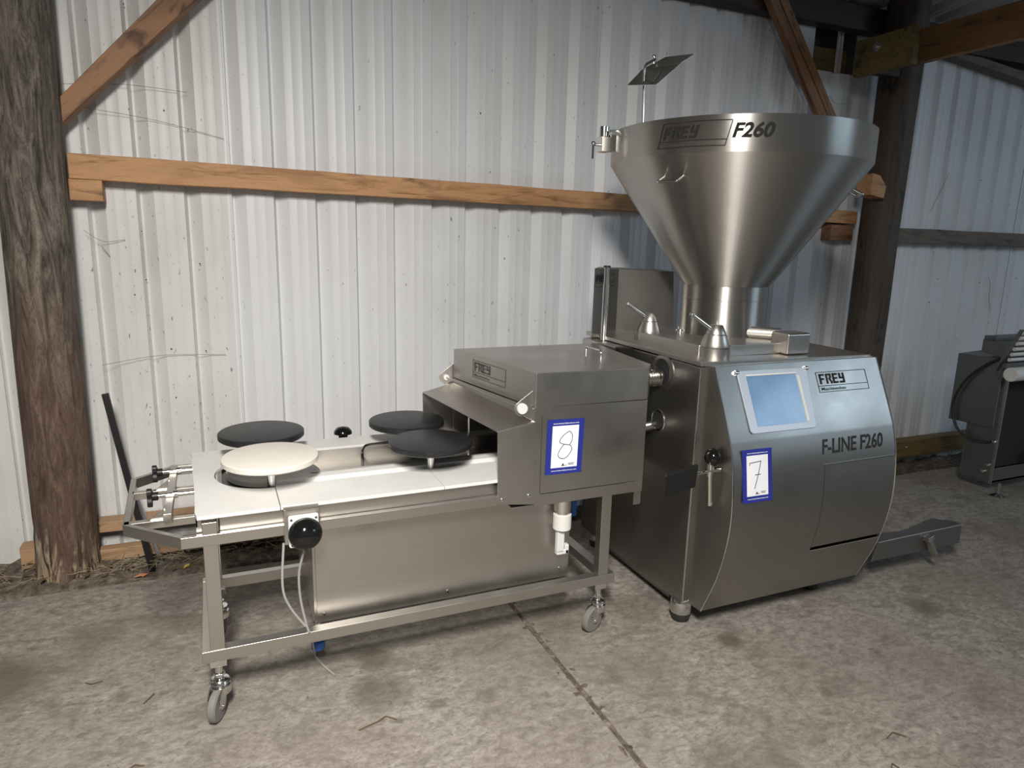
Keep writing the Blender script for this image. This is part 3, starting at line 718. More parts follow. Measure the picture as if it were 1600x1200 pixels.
# cables under the button
q = G(); q.tube(spline([(.17, 2.24, .60), (.160, 2.235, .45), (.18, 2.235, .37), (.228, 2.24, .285)]), .0042, 8); obj('cable', q, 'cable', T)
q = G(); q.tube(spline([(.236, 2.21, .60), (.228, 2.22, .56), (.214, 2.235, .484), (.216, 2.24, .39), (.232, 2.24, .29), (.24, 2.24, .26)]), .0042, 8); obj('cable', q, 'cable', T)
q = G(); q.tube(spline([(.236, 2.244, .256), (.252, 2.30, .20), (.27, 2.38, .10), (.285, 2.47, .012), (.31, 2.40, .006), (.335, 2.34, .006)]), .004, 8); obj('cable', q, 'cable', T)
q = G(); q.cyl((.287, 2.40, .092), (.287, 2.40, .122), .025); pg = obj('plug', q, 'blue', T, .003, label='blue plug under the table')
q = G(); q.cyl((.287, 2.40, .122), (.287, 2.40, .20), .014); obj('plug_neck', q, 'chrome', pg)

# hood housing
H = []
def plate3(name, poly, ext, mat='steel', parent=T, bevel=.001, label=None):
    q = G(); q.prism(poly, ext); return obj(name, q, mat, parent, bevel, label=label)
hs = plate3('housing', [(1.092, 2.250, .598), (1.583, 2.250, .600), (1.583, 2.250, .985), (1.080, 2.250, .990)], (0, .006, 0))
plate3('front_cheek', [(.938, 2.246, .628), (1.0915, 2.246, .608), (1.0885, 2.246, .936), (.932, 2.246, .911)], (0, .004, 0))
plate3('housing_side', [(1.583, 2.25, .602), (1.625, 2.31, .602), (1.625, 2.31, .985), (1.583, 2.25, .985)], (-.004, .004, 0), parent=hs)
plate3('housing_side', [(1.625, 2.31, .60), (1.69, 2.88, .60), (1.69, 2.88, .985), (1.625, 2.31, .985)], (-.004, 0, 0), parent=hs)
plate3('housing_back', [(.976, 2.88, .60), (1.69, 2.88, .60), (1.69, 2.88, .985), (.976, 2.88, .985)], (0, .004, 0), parent=hs)
plate3('housing_floor', [(1.0, 2.256, .60), (1.58, 2.256, .60), (1.62, 2.31, .60), (1.685, 2.878, .60), (1.0, 2.878, .60)], (0, 0, .004), parent=hs)
plate3('hood_band', [(1.082, 2.252, .930), (1.084, 2.252, .985), (.978, 2.88, .985), (.976, 2.88, .960)], (.004, 0, 0), parent=hs)
plate3('inner_wall', [(1.30, 2.26, .61), (1.30, 2.26, .97), (1.25, 2.875, .97), (1.25, 2.875, .61)], (.004, 0, 0), 'dark_steel', parent=hs)
plate3('rear_cheek', [(.838, 2.885, .64), (.99, 2.885, .64), (.978, 2.885, .962), (.833, 2.885, .927)], (0, .004, 0))
roof_pts = [(.930, 2.246, .910), (1.089, 2.246, .935), (.977, 2.886, .964), (.832, 2.886, .929)]
hr = plate3('hood_roof', roof_pts, (0, 0, .003))
q = G(); q.cyl((.985, 2.70, .68), (.985, 2.70, .95), .006); obj('tie_bar', q, 'chrome', T)
# seams on the front
q = G(); q.box(1.113, 1.1145, 2.2492, 2.251, .645, .955); q.box(1.119, 1.50, 2.2492, 2.251, .6445, .646); q.box(1.119, 1.55, 2.249, 2.2505, .6465, .6475)
obj('seam', q, 'etch', hs)
for x, z in ((.956, .645), (1.066, .648)):
    q = G(); q.lathe([(.007, 0), (.006, .004), (.001, .005)], (x, 2.246, z), (0, -1, 0), 16); obj('screw', q, 'chrome', hs)
# pencilled marks on the hood roof
f = Face(V(roof_pts[0]) + V((0, 0, .0035)), V(roof_pts[3]) - V(roof_pts[0]), V(roof_pts[0]) - V(roof_pts[1])); f = Face(V(roof_pts[0]) + V((0, 0, .003)), V(roof_pts[0]) - V(roof_pts[3]), V(roof_pts[1]) - V(roof_pts[0]))
q = G()
def sx(a, b_): return (-.62 + a, b_)
for pts in ([(.20, .07), (.215, .095), (.22, .06)], [(.245, .055), (.262, .10), (.25, .08), (.24, .10)], [(.29, .10), (.265, .075), (.27, .055), (.292, .06), (.288, .078), (.268, .075)], [(.325, .10), (.30, .075), (.305, .055), (.327, .06), (.322, .078), (.302, .075)], [(.335, .085), (.36, .09)],
            [(.40, .05), (.425, .07), (.45, .05), (.40, .05)], [(.42, .052), (.428, .062), (.436, .052)], [(.09, .08), (.105, .10), (.12, .08), (.09, .08)]):
    q = G(); f.stroke(q, [sx(a, b_) for a, b_ in pts], .0022); obj('marking', q, 'etch_soft', hr)
# lid
lid = plate3('lid', [(1.083, 2.248, .990), (1.578, 2.248, .988), (1.630, 2.310, .988), (1.700, 2.88, .99), (.976, 2.884, .99)], (0, 0, .131), bevel=.003)
for v in lid.data.vertices: pass
f = Face((1.083, 2.248, .990), (.107, -.636, 0), (0, 0, 1)); f = Face((.976, 2.884, .990), (.107, -.636, 0), (0, 0, 1))
badge(f, lid, .175, .035, .26, .075, 'etch_soft', 'Maschinenbau')
q = G(); q.tube(bend([(1.468, 2.562, 1.118), (1.468, 2.562, 1.160), (1.470, 2.44, 1.160), (1.470, 2.44, 1.118)], .014), .0055, 12); obj('lid_handle', q, 'chrome', lid)
# hinges: two ears with white pins
for (x, y, z, s_) in ((1.037, 2.268, .987, 1.), (.944, 2.895, .992, 1.)):
    q = G(); pts = [(x + .056, y, z + .075), (x + .056, y, z - .058)]
    for k in range(13):
        t = -PI / 2 - PI * .8 * k / 12 + .25; pts.append((x + .030 * math.cos(t) * s_, y, z + .030 * math.sin(t)))
    q.prism(pts, (0, .004, 0)); e = obj('hinge_ear', q, 'steelh', T, .001)
    q = G(); q.cyl((x, y - .010, z), (x, y + .012, z), .0205 if y < 2.5 else .013, n=28); obj('hinge_pin', q, 'white_plastic', e, .002, label='round white pin')
q = G(); q.cyl((1.037, 2.275, .987), (.944, 2.893, .992), .004); obj('hinge_rod', q, 'steelh', T)

# spigot under the housing
q = G(); q.cyl((1.238, 2.29, .548), (1.238, 2.29, .62), .036); q.lathe([(.028, .535), (.028, .55)], (1.238, 2.29, 0)); sg = obj('spigot', q, 'chrome', T, .001)
q = G(); q.cyl((1.238, 2.29, .470), (1.238, 2.29, .536), .037, n=36); q.box(1.214, 1.246, 2.276, 2.30, .372, .472); q.box(1.214, 1.268, 2.276, 2.30, .362, .382); q.box(1.250, 1.268, 2.276, 2.30, .362, .402)
obj('plastic_tip', q, 'white_plastic', sg, .004, label='white plastic tip')
q = G(); q.cyl((1.43, 2.55, .40), (1.43, 2.55, .50), .018); q.tube(spline([(1.43, 2.55, .5), (1.45, 2.50, .53), (1.52, 2.45, .53), (1.5, 2.5, .57), (1.40, 2.55, .56)]), .009, 10); obj('air_connector', q, 'blue', T, label='blue air connector')
q = G(); q.box(1.58, 1.615, 2.30, 2.306, .52, .60); q.lathe([(.006, 0), (.005, .004)], (1.612, 2.30, .60), (0, -1, 0), 12); obj('corner_tab', q, 'steel', T, .001)

# numbered cards
def lot_card(name, label, f, wd, h, digit, shear=0.):
    t_ = thing(name, label, 'card', tuple(f.o))
    q = G(); f.rect(q, 0, 0, wd, h, .0008, shear); obj('card', q, 'card_blue', t_)
    f2 = Face(f.o + f.n * .0009, f.x, f.y, 0)
    q = G(); f2.rect(q, wd * .14, h * .12, wd * .86, h * .885, .0005, shear); obj('white_sheet', q, 'paper', t_)
    f3 = Face(f.o + f.n * .0016, f.x, f.y, 0)
    q = G()
    if digit == '8':
        pts = [(.54, .53), (.66, .53), (.70, .62), (.70, .72), (.62, .78), (.56, .78), (.42, .70), (.34, .62), (.38, .57), (.54, .53), (.72, .50), (.74, .43), (.66, .33), (.52, .27), (.38, .28), (.32, .36), (.38, .46), (.48, .53), (.56, .54)]
        pts = [(.62, .525), (.68, .60), (.69, .70), (.63, .765), (.57, .77), (.43, .70), (.35, .62), (.37, .575), (.48, .545), (.62, .525), (.68, .485), (.69, .43), (.62, .35), (.52, .29), (.40, .29), (.32, .35), (.36, .44), (.44, .52), (.48, .545)]
    else: pts = [(.24, .70), (.25, .745), (.62, .765), (.54, .55), (.40, .26)]
    sp_ = spline([(a * wd + shear * b_ * h, b_ * h, 0) for a, b_ in pts], 5) if digit == '8' else [V((a * wd, b_ * h, 0)) for a, b_ in pts]
    f3.stroke(q, [(p.x, p.y) for p in sp_], .0024 if digit == '8' else .003)
    if digit == '7': f3.stroke(q, [(.42 * wd, .515 * h), (.60 * wd, .52 * h)], .003)
    obj('number', q, 'pen', t_)
    q = G(); f3.rect(q, wd * .45, h * .155, wd * .49, h * .19); f3.rect(q, wd * .42, h * .148, wd * .53, h * .158); obj('print', q, 'etch', t_)
    q = G(); f3.rect(q, wd * .54, h * .15, wd * .57, h * .165); obj('print', q, 'orange', t_)
    q = G()
    for k, (a, l_) in enumerate(((.19, .17), (.175, .15), (.16, .16))): f3.rect(q, wd * .61, h * a, wd * (.61 + l_), h * (a + .006))
    obj('print', q, 'etch_soft', t_)
    for b_ in (.918, .055): font_word('lettering', 'www.industrialauctions.com', f3, wd * .15, h * b_, h * .026, wd * .70, 'paper', t_, .012)
    return t_
lot_card('numbered_card', 'blue bordered white card with handwritten 8 on the table hood', Face((1.133, 2.250, .720), (.158, 0, -.003), (.004, 0, .218), .0012), .158, .218, '8')

# ================================================================ FILLING MACHINE
F_ = thing('filling_machine', 'large stainless steel filling machine with a wide conical hopper and a curved front panel', 'machine', (2.25, 2.6, 0))
bx0, bx1, by0, by1 = 1.770, 2.690, 2.170, 3.06
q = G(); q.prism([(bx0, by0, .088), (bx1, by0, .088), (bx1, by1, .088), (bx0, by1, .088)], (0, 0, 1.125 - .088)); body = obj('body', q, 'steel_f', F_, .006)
q = G(); q.prism([(1.762, 2.158, 1.128), (2.70, 2.158, 1.118), (2.70, 3.08, 1.128), (1.760, 3.08, 1.134)], (0, 0, .018)); lidp = obj('top_plate', q, 'steelh', F_, .002)
for x, y in ((1.795, 2.205), (2.56, 2.215), (1.83, 2.98), (2.56, 2.98)):
    q = G(); q.lathe([(.040, .100), (.045, .088), (.047, .044), (.044, .038)], (x, y, 0), n=32); s_ = obj('foot', q, 'chrome', F_)
    q = G(); q.lathe([(.040, .038), (.042, .028), (.039, .006), (.034, 0)], (x, y, 0), n=32); obj('rubber_foot', q, 'black_rubber', s_)
q = G(); q.box(1.80, 2.66, 2.30, 3.0, .05, .09); obj('underside', q, 'dark_steel', F_)

# curved front panel: profile (y, z)
PR = [(2.118, 1.132), (2.046, .978), (1.993, .862)] + [tuple(p[:2]) for p in []]
arcp = spline([(1.993, .862, 0), (1.967, .77, 0), (1.951, .66, 0), (1.947, .57, 0), (1.953, .48, 0), (1.974, .37, 0), (2.010, .255, 0), (2.075, .105, 0)], 5)
PR = [(2.118, 1.132), (2.046, .978)] + [(p.x, p.y) for p in arcp]
px0, px1 = 1.792, 2.690
DZ0, DZ1, DX = .338, .728, 2.268   # door opening
def pr_y(z):
    for (y0, z0_), (y1, z1_) in zip(PR, PR[1:]):
        if z1_ <= z <= z0_: return y0 + (y1 - y0) * (z0_ - z) / (z0_ - z1_)
    return PR[-1][0]
zs = sorted(set([z for _, z in PR] + [DZ0, DZ1]), reverse=True)
q = G()
def shell(q, xa, xb, z_list, off=0., th=.012):
    n = len(z_list); vs = []
    for z in z_list: y = pr_y(z) + off; vs += [(xa, y, z), (xb, y, z), (xb, y + th, z), (xa, y + th, z)]
    q.add(vs, [(4 * i + k, 4 * i + (k + 1) % 4, 4 * i + 4 + (k + 1) % 4, 4 * i + 4 + k) for i in range(n - 1) for k in range(4)] + [(0, 1, 2, 3), (4 * n - 1, 4 * n - 2, 4 * n - 3, 4 * n - 4)])
shell(q, px0, DX, zs); shell(q, DX, px1, [z for z in zs if z >= DZ1]); shell(q, DX, px1, [z for z in zs if z <= DZ0])
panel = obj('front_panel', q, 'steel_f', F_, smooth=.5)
q = G(); q.box(DX, px1, pr_y(DZ1) - .0015, pr_y(DZ1) + .012, DZ1 - .002, DZ1 + .0025); obj('bright_edge', q, 'chrome', panel); q = G(); q.box(DX, px1, pr_y(DZ0) - .0015, pr_y(DZ0) + .012, DZ0 - .0025, DZ0 + .0015); obj('bright_edge', q, 'chrome', panel)
q = G(); shell(q, DX + .0035, px1 - .002, [DZ1 - .004] + [z for z in zs if DZ0 + .02 < z < DZ1 - .01] + [DZ0 + .016], .001, .008)
obj('flap_door', q, 'steel_f', F_, smooth=.5, label='flush flap door in the front panel')
q = G(); q.prism([(DX - .02, 2.03, DZ0 - .05), (px1 - .01, 2.03, DZ0 - .05), (px1 - .01, 2.03, DZ1 + .03), (DX - .02, 2.03, DZ1 + .03)], (0, .01, 0)); obj('door_recess', q, 'void', F_)
for nm, xa in (('panel_side', px0), ('panel_side', px1 - .008)):
    poly = [(xa, y, z) for y, z in PR] + [(xa, 2.17, .105), (xa, 2.17, 1.132)]
    poly = [(xa - (.0012 if xa == px0 else 0), y, z) for y, z in PR] + [(xa, 2.17, .10), (xa, 2.17, 1.132)]
    q = G(); q.prism(poly, (.008, 0, 0)); obj(nm, q, 'steel_f', F_)
for xa in (px0 + .001, px1 - .001):
    q = G(); q.tube([(xa, y, z) for y, z in PR], .0026, 8); obj('edge_highlight', q, 'chrome', panel)  # bright tubes added to imitate the highlight along the panel edges
q = G(); q.prism([(px0, 2.122, 1.128), (px1, 2.122, 1.128), (px1, 2.17, 1.128), (px0, 2.17, 1.128)], (0, 0, -.01)); q.prism([(px0, 2.078, .104), (px1, 2.078, .104), (px1, 2.17, .104), (px0, 2.17, .104)], (0, 0, .006)); obj('panel_closing', q, 'steelh', F_)
q = G(); q.tube([(1.773, 2.170, .09), (1.773, 2.170, 1.12)], .0028, 8); obj('corner_trim', q, 'chrome', body)

# screen with its clear flap, badge and lettering on the sloping part
yv = V((0, PR[0][0] - PR[2 + 0][0], PR[0][1] - PR[2][1]))
fu = Face((1.792, 1.993, .862), (1, 0, 0), (0, .125, .27))
def up(q, pts, h, lift=0): q.prism([fu.p(a, b_, lift) for a, b_ in pts], fu.n * h); return q
q = G(); up(q, [(.118, .020), (.440, .018), (.450, .03), (.468, .272), (.100, .274), (.108, .03)], .006); scr = obj('screen_frame', q, 'film', F_, .002, label='clear raised frame round the screen')
q = G(); up(q, [(.146, .046), (.402, .044), (.398, .247), (.140, .249)], .001, .0065); obj('display', q, 'screen', scr, label='pale blue touch display')
q = G(); up(q, [(.404, .048), (.416, .048), (.414, .240), (.402, .240)], .003, .0065); up(q, [(.140, .250), (.405, .248), (.405, .254), (.140, .256)], .003, .0065); obj('bezel_edge', q, 'white_plastic', scr)
for a, b_ in ((.098, .268), (.464, .268)):
    q = G(); c0 = fu.p(a, b_, .002); q.cyl(c0 - fu.x * .014, c0 + fu.x * .014, .0065, n=14); q.cyl(c0 - fu.x * .004, c0 + fu.x * .004, .010, n=14); obj('screen_hinge', q, 'chrome', scr)
badge(fu, F_, .516, .160, .290, .088, 'etch')
ft = Face((2.252, pr_y(.762) - .0005, .762), (1, 0, 0), (0, pr_y(.835) - pr_y(.762), .073))
font_word('lettering', 'F-LINE F260', ft, .006, .008, .064, .355, 'etch', F_, .022, .18)
q = G(); q.box(px0 + .002, px1, 1.9925, 1.994, .8605, .8625)

# plinth with levers on top
pz0, pz1 = 1.143, 1.190
q = G(); q.prism([(1.855, 2.30, pz0), (1.90, 2.262, pz0), (2.36, 2.262, pz0), (2.36, 2.46, pz0), (2.34, 2.82, pz0), (1.90, 2.82, pz0), (1.855, 2.78, pz0)], (0, 0, pz1 - pz0)); obj('plinth', q, 'steelh', F_, .003)
def lever(x, y):
    q = G(); q.lathe([(.062, 1.140), (.062, 1.184), (.058, 1.188), (.056, 1.19)], (x, y, 0), n=48); s_ = obj('clamp_base', q, 'steel', F_)
    q = G(); q.lathe([(.060, 1.188), (.060, 1.196), (.044, 1.238), (.041, 1.240), (.039, 1.241)], (x, y, 0), n=48); q.lathe([(.041, 1.241), (.0405, 1.244), (.026, 1.276), (.022, 1.279)], (x, y, 0), n=40); obj('cone', q, 'steel', s_)
    q = G(); q.cyl((x - .012, y, 1.252), (x - .122, y + .01, 1.322), .0095, .0075, n=16); q.ball((x - .122, y + .01, 1.322), .011, 14); obj('lever_arm', q, 'chrome', s_)
lever(1.912, 2.265); lever(1.915, 2.745)
q = G(); q.lathe([(.012, 1.19), (.012, 1.205), (.022, 1.206), (.022, 1.214), (.012, 1.215), (.010, 1.228)], (2.0, 2.62, 0), n=24); obj('grease_cap', q, 'chrome', F_)
q = G(); q.box(2.262, 2.392, 2.215, 2.32, 1.143, 1.236); obj('hinge_block', q, 'steel', F_, .010)
q = G(); q.cyl((2.20, 2.50, 1.215), (2.34, 2.34, 1.215), .028); obj('hinge_shaft', q, 'steel', F_)

# hopper
hx, hy = 2.247, 2.625
cr = .197; rr = .569
q = G(); q.lathe([(cr, 1.19), (cr, 1.352), (cr + .0015, 1.354), (cr + .0015, 1.358), (cr, 1.360), (cr, 1.418)], (hx, hy, 0), n=96); neck = obj('hopper_neck', q, 'hopper', F_)
q = G(); c0 = V((hx, hy, 1.232)); a_ = math.radians(222)
p0 = V((hx + cr * math.cos(a_), hy + cr * math.sin(a_), 1.243)); q.cyl(p0, p0 + V((math.cos(a_), math.sin(a_), 0)) * .018, .010); obj('neck_stud', q, 'chrome', neck)
q = G(); hop = [(cr + .002, 1.418), (rr, 1.951), (rr + .002, 1.955), (rr + .002, 2.090), (rr - .003, 2.092), (rr - .004, 1.957), (cr - .004, 1.424)]
q.lathe(hop, (hx, hy, 0), n=128, cap=False); hp = obj('hopper', q, 'hopper', F_)
# badge wrapped round the rim
def wrap(a_deg, z): a = math.radians(a_deg); return V((hx + (rr + .0032) * math.cos(a), hy + (rr + .0032) * math.sin(a), z))
def wrap_poly(q, a0, z0, a1, z1, sh=0., th=.0006):
    n = max(1, int(abs(a1 - a0) / 2)); 
    for i in range(n):
        b0 = a0 + (a1 - a0) * i / n; b1 = a0 + (a1 - a0) * (i + 1) / n; r_ = V((math.cos(math.radians((b0 + b1) / 2)), math.sin(math.radians((b0 + b1) / 2)), 0))
        q.prism([wrap(b0 + sh * (z0 - 1.95), z0), wrap(b1 + sh * (z0 - 1.95), z0), wrap(b1 + sh * (z1 - 1.95), z1), wrap(b0 + sh * (z1 - 1.95), z1)], r_ * th)
def wrap_word_font(name, text, a0, z0, h, dega, mat, bold, shear):
    cu = bpy.data.curves.new(name, 'FONT'); cu.body = text; cu.size = 1; cu.offset = bold; cu.shear = shear
    tmp = bpy.data.objects.new('tmp', cu); C.objects.link(tmp); bpy.context.view_layer.update()
    me = bpy.data.meshes.new_from_object(tmp.evaluated_get(bpy.context.evaluated_depsgraph_get())); bpy.data.objects.remove(tmp)
    xs = [v.co.x for v in me.vertices]; ys = [v.co.y for v in me.vertices]; o0 = base_of(hp); x0, x1, y0, y1 = min(xs), max(xs), min(ys), max(ys)
    for v in me.vertices:
        a = math.radians(a0 + (v.co.x - x0) / (x1 - x0) * dega); z = z0 + (v.co.y - y0) / (y1 - y0) * h
        v.co = V((hx + (rr + .0042) * math.cos(a), hy + (rr + .0042) * math.sin(a), z)) - o0
    me.materials.clear(); me.materials.append(M[mat]); o = bpy.data.objects.new(name, me); C.objects.link(o); o.parent = hp
A0, A1, SH = 196.0, 224.0, 24.
q = G(); zb0, zb1, zm = 1.975, 2.068, 1.998
wrap_poly(q, A0, zb0, A1, zb0 + .003, SH); wrap_poly(q, A0, zm, A1, zm + .003, SH); wrap_poly(q, A0, zb1, A1, zb1 + .003, SH)
wrap_poly(q, A0, zb0, A0 + .35, zb1, SH); wrap_poly(q, A1, zb0, A1 + .35, zb1, SH)
cw = 1.03
for i, ch in enumerate('FREY'):
    for (x0, y0, x1, y1) in BLOCK[ch]: wrap_poly(q, A0 + 1.5 + (x0 + 3.7 * i) * cw, 2.008 + y0 * .0094, A0 + 1.5 + (x1 + 3.7 * i) * cw, 2.008 + y1 * .0094, SH)
obj('badge', q, 'etch', hp)
wrap_word_font('lettering', 'Maschinenbau', A0 + 1.5, 1.980, .013, 13, 'etch_soft', .01, .1)
wrap_word_font('lettering', 'F260', A1 + 3.2, 2.004, .056, 15.5, 'etch', .03, .25)
# cone handles
def on_cone(a_deg, z, off=0.):
    a = math.radians(a_deg); r_ = cr + (rr - cr) * (z - 1.418) / .52 + off; return V((hx + r_ * math.cos(a), hy + r_ * math.sin(a), z))
for a0_, a1_, z in ((196.5, 206.5, 1.875), (321, 331, 1.86)):
    q = G(); q.tube(bend([on_cone(a0_, z, -.01), on_cone(a0_, z - .025, .055), on_cone(a1_, z - .025, .055), on_cone(a1_, z, -.01)], .012), .0055, 12); obj('cone_handle', q, 'chrome', hp)
# rim clamp and mirror at the left of the rim
def rim(a_deg, off, z): a = math.radians(a_deg); return V((hx + (rr + off) * math.cos(a), hy + (rr + off) * math.sin(a), z))
cpos = V((1.645, 2.80, 0))
q = G(); q.box(1.622, 1.668, 2.775, 2.825, 1.995, 2.060); q.box(1.668, 1.70, 2.78, 2.82, 2.0, 2.07); cl = obj('rim_clamp', q, 'chrome', F_, .002)
q = G(); q.cyl((1.645, 2.80, 2.060), (1.645, 2.80, 2.104), .022, n=28); q.beam((1.65, 2.80, 2.085), (1.74, 2.77, 2.09), .016, .01); obj('clamp_cap', q, 'chrome', cl, .002)
q = G(); q.cyl((1.622, 2.80, 2.025), (1.596, 2.80, 2.025), .006); q.ball((1.592, 2.80, 2.028), .011, 14); obj('clamp_screw', q, 'chrome', cl)
q = G(); q.cyl((1.592, 2.80, 2.018), (1.592, 2.80, 1.965), .0042, n=10); obj('clamp_lever', q, 'black_plastic', cl)
q = G(); q.box(1.690, 1.730, 2.575, 2.60, 2.035, 2.085); q.cyl((1.690, 2.565, 2.02), (1.690, 2.565, 2.09), .0095); mb = obj('mirror_bracket', q, 'chrome', F_, .002)
q = G(); q.tube(bend([(1.690, 2.565, 2.045), (1.682, 2.565, 2.315), (1.745, 2.585, 2.348)], .02), .0052, 10); obj('mirror_arm', q, 'chrome', mb)
mc = [V((1.657, 2.650, 2.248)), V((1.665, 2.450, 2.215)), V((1.792, 2.470, 2.314)), V((1.732, 2.660, 2.319)), V((1.865, 2.480, 2.359)), V((1.834, 2.640, 2.377))]
q = G(); q.prism([mc[0], mc[1], mc[2], mc[3]], (0, 0, .003)); mi = obj('mirror', q, 'mirror', mb, .001)
q = G(); q.prism([mc[3], mc[2], mc[4], mc[5]], (0, 0, .003)); obj('mirror_flange', q, 'steelh', mi)
q = G(); pb = (mc[3] + mc[5]) / 2; q.ball(pb + V((.0, 0, .028)), .009, 12); q.cyl(pb, pb + V((0, 0, .03)), .004); obj('mirror_screw', q, 'chrome', mi)

# control housing at the back left of the top
ch = [(1.715, 2.945), (1.938, 3.085), (2.262, 3.012), (2.34, 3.30), (1.96, 3.32)]
q = G(); vs = [V((x, y, 1.10)) for x, y in ch] + [V((x + (-.03 if i == 2 else 0), y, [1.478, 1.469, 1.460, 1.46, 1.47][i])) for i, (x, y) in enumerate(ch)]
n = 5; q.add(vs, [tuple(range(n))[::-1], tuple(range(n, 2 * n))] + [(i, (i + 1) % n, n + (i + 1) % n, n + i) for i in range(n)])
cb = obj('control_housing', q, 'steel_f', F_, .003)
q = G(); q.prism([(1.7145, 2.9445, 1.10), (1.9375, 3.0845, 1.10), (1.9375, 3.0845, 1.467), (1.7145, 2.9445, 1.476)], (-.0011, -.0017, 0)); obj('lit_face_plate', q, 'steel', cb)  # lighter steel on this face alone, its brighter light put into the colour
f = Face((1.715, 2.945, 1.10), (.223, .14, 0), (0, 0, 1), .0028); badge(f, cb, .012, .285, .20, .062, 'etch', None)
q = G(); q.cyl((1.757, 2.90, 1.13), (1.757, 2.90, 1.405), .017, n=24); q.cyl((1.757, 2.90, 1.405), (1.757, 2.90, 1.483), .0145, n=24); pl_ = obj('lifting_tube', q, 'chrome', F_)
q = G(); q.cyl((1.757, 2.90, 1.483), (1.757, 2.90, 1.492), .0165, n=24); obj('tube_cap', q, 'black_rubber', pl_)

# fittings on the left side of the body
q = G(); q.box(1.706, 1.772, 2.70, 3.02, 1.085, 1.128); bb = obj('side_beam', q, 'steelh', F_, .004)
q = G(); q.box(1.700, 1.772, 2.655, 2.70, 1.066, 1.130); obj('end_stop', q, 'black_plastic', bb, .004)
q = G(); q.cyl((1.71, 2.86, 1.106), (1.685, 2.86, 1.106), .012, n=6); q.cyl((1.71, 2.86, 1.106), (1.70, 2.86, 1.106), .018); obj('bolt', q, 'chrome', bb)
# outlet port: recess ring and threaded coupling
q = G(); q.lathe([(.078, 0), (.078, .004), (.066, .010), (.058, .010), (.056, .002)], (1.771, 2.415, 1.058), (-1, 0, 0), 48); pt = obj('outlet_flange', q, 'steel_f', F_)
q = G(); q.lathe([(.056, 0), (.056, .002)], (1.7685, 2.415, 1.058), (-1, 0, 0), 40); obj('outlet_bore', q, 'void', pt)
q = G(); prof = [(.040, 0)]
for k in range(6): prof += [(.040, .012 * k + .002), (.046, .012 * k + .004), (.046, .012 * k + .010), (.040, .012 * k + .012)]
prof += [(.050, .076), (.055, .08), (.055, .118), (.050, .122), (.046, .124), (.046, .128), (.036, .13)]
q.lathe(prof, (1.768, 2.44, 1.035), (-1, .05, -.02), 40); oc = obj('outlet_coupling', q, 'chrome', pt, smooth=.4)
q = G(); q.cyl((1.646, 2.446, 1.033), (1.60, 2.448, 1.033), .034, n=32); q.cyl((1.61, 2.448, 1.033), (1.600, 2.448, 1.033), .045, n=32); obj('outlet_neck', q, 'chrome', pt)
q = G(); q.box(1.66, 1.672, 2.39, 2.40, 1.045, 1.095); obj('coupling_lug', q, 'dark_steel', pt)
# lower drive port
q = G(); q.lathe([(.050, 0), (.047, .006), (.040, .008), (.038, .002)], (1.771, 2.425, .842), (-1, 0, 0), 40); lp = obj('drive_flange', q, 'chrome', F_)
q = G(); q.lathe([(.038, 0), (.038, .003)], (1.768, 2.425, .842), (-1, 0, 0), 32); obj('drive_bore', q, 'void', lp)
q = G(); q.lathe([(.024, 0), (.024, .06), (.032, .062), (.032, .072), (.024, .075), (.024, .10), (.038, .103), (.038, .135), (.030, .138)], (1.768, 2.455, .815), (-1, .06, -.1), 32); obj('drive_shaft', q, 'chrome', lp)
for y, z in ((2.56, 1.10), (2.50, 1.107), (2.50, 1.07), (2.36, 1.09)):
    q = G(); q.lathe([(.005, 0), (.005, .001)], (1.7695, y, z), (-1, 0, 0), 10); obj('pin_hole', q, 'void', pt)

# knee lever: ball, rods and black pad
q = G(); q.cyl((1.80, 2.04, .787), (1.845, 2.02, .79), .022, n=24); q.ball((1.762, 2.042, .790), .036, 28); kl = obj('knee_lever_joint', q, 'gloss_black', F_, smooth=1.)
q = G(); q.cyl((1.750, 2.04, .742), (1.750, 2.04, .770), .013); q.cyl((1.735, 2.045, .735), (1.79, 2.03, .740), .0105); q.cyl((1.750, 2.04, .735), (1.750, 2.04, .715), .012); obj('joint_fitting', q, 'chrome', kl)
q = G(); q.cyl((1.75, 2.04, .735), (1.62, 2.04, .722), .0065); obj('pad_rod', q, 'chrome', kl)
q = G(); q.cyl((1.750, 2.04, .715), (1.762, 2.04, .595), .0095, n=16); q.cyl((1.762, 2.04, .602), (1.763, 2.04, .592), .0115, n=16); obj('lever_arm', q, 'chrome', kl)
q = G(); q.hexa([(1.494, 1.985, .672), (1.640, 1.985, .700), (1.650, 2.005, .702), (1.502, 2.005, .674), (1.500, 1.985, .763), (1.648, 1.985, .787), (1.655, 2.005, .789), (1.508, 2.005, .766)]); obj('knee_pad', q, 'black_plastic', kl, .005, label='black rectangular pad')

# folding step at the right
st_ = thing('folding_step', 'steel folding step with a curved edge sticking out at the right of the filling machine', 'step', (3.0, 2.15, .15))
q = G(); q.prism([(2.815, 2.10, .138), (3.455, 2.10, .130), (3.452, 2.10, .231), (2.845, 2.10, .230)], (0, .005, 0)); obj('front_plate', q, 'dark_steel', st_, .001)
tp = [(2.845, 2.100), (2.80, 2.14), (2.92, 2.187), (2.992, 2.168), (3.08, 2.160), (3.142, 2.168), (3.24, 2.188), (3.313, 2.206), (3.375, 2.214), (3.40, 2.205), (3.408, 2.178), (3.43, 2.178), (3.461, 2.157), (3.455, 2.105)]
q = G(); q.prism([(x, y, .2315) for x, y in tp], (0, 0, -.005)); obj('top_plate', q, 'dark_steel', st_, .001)
q = G(); q.tube([(2.846, 2.099, .2315), (3.454, 2.099, .2325)], .0028, 6); obj('bright_edge', q, 'chrome', st_)
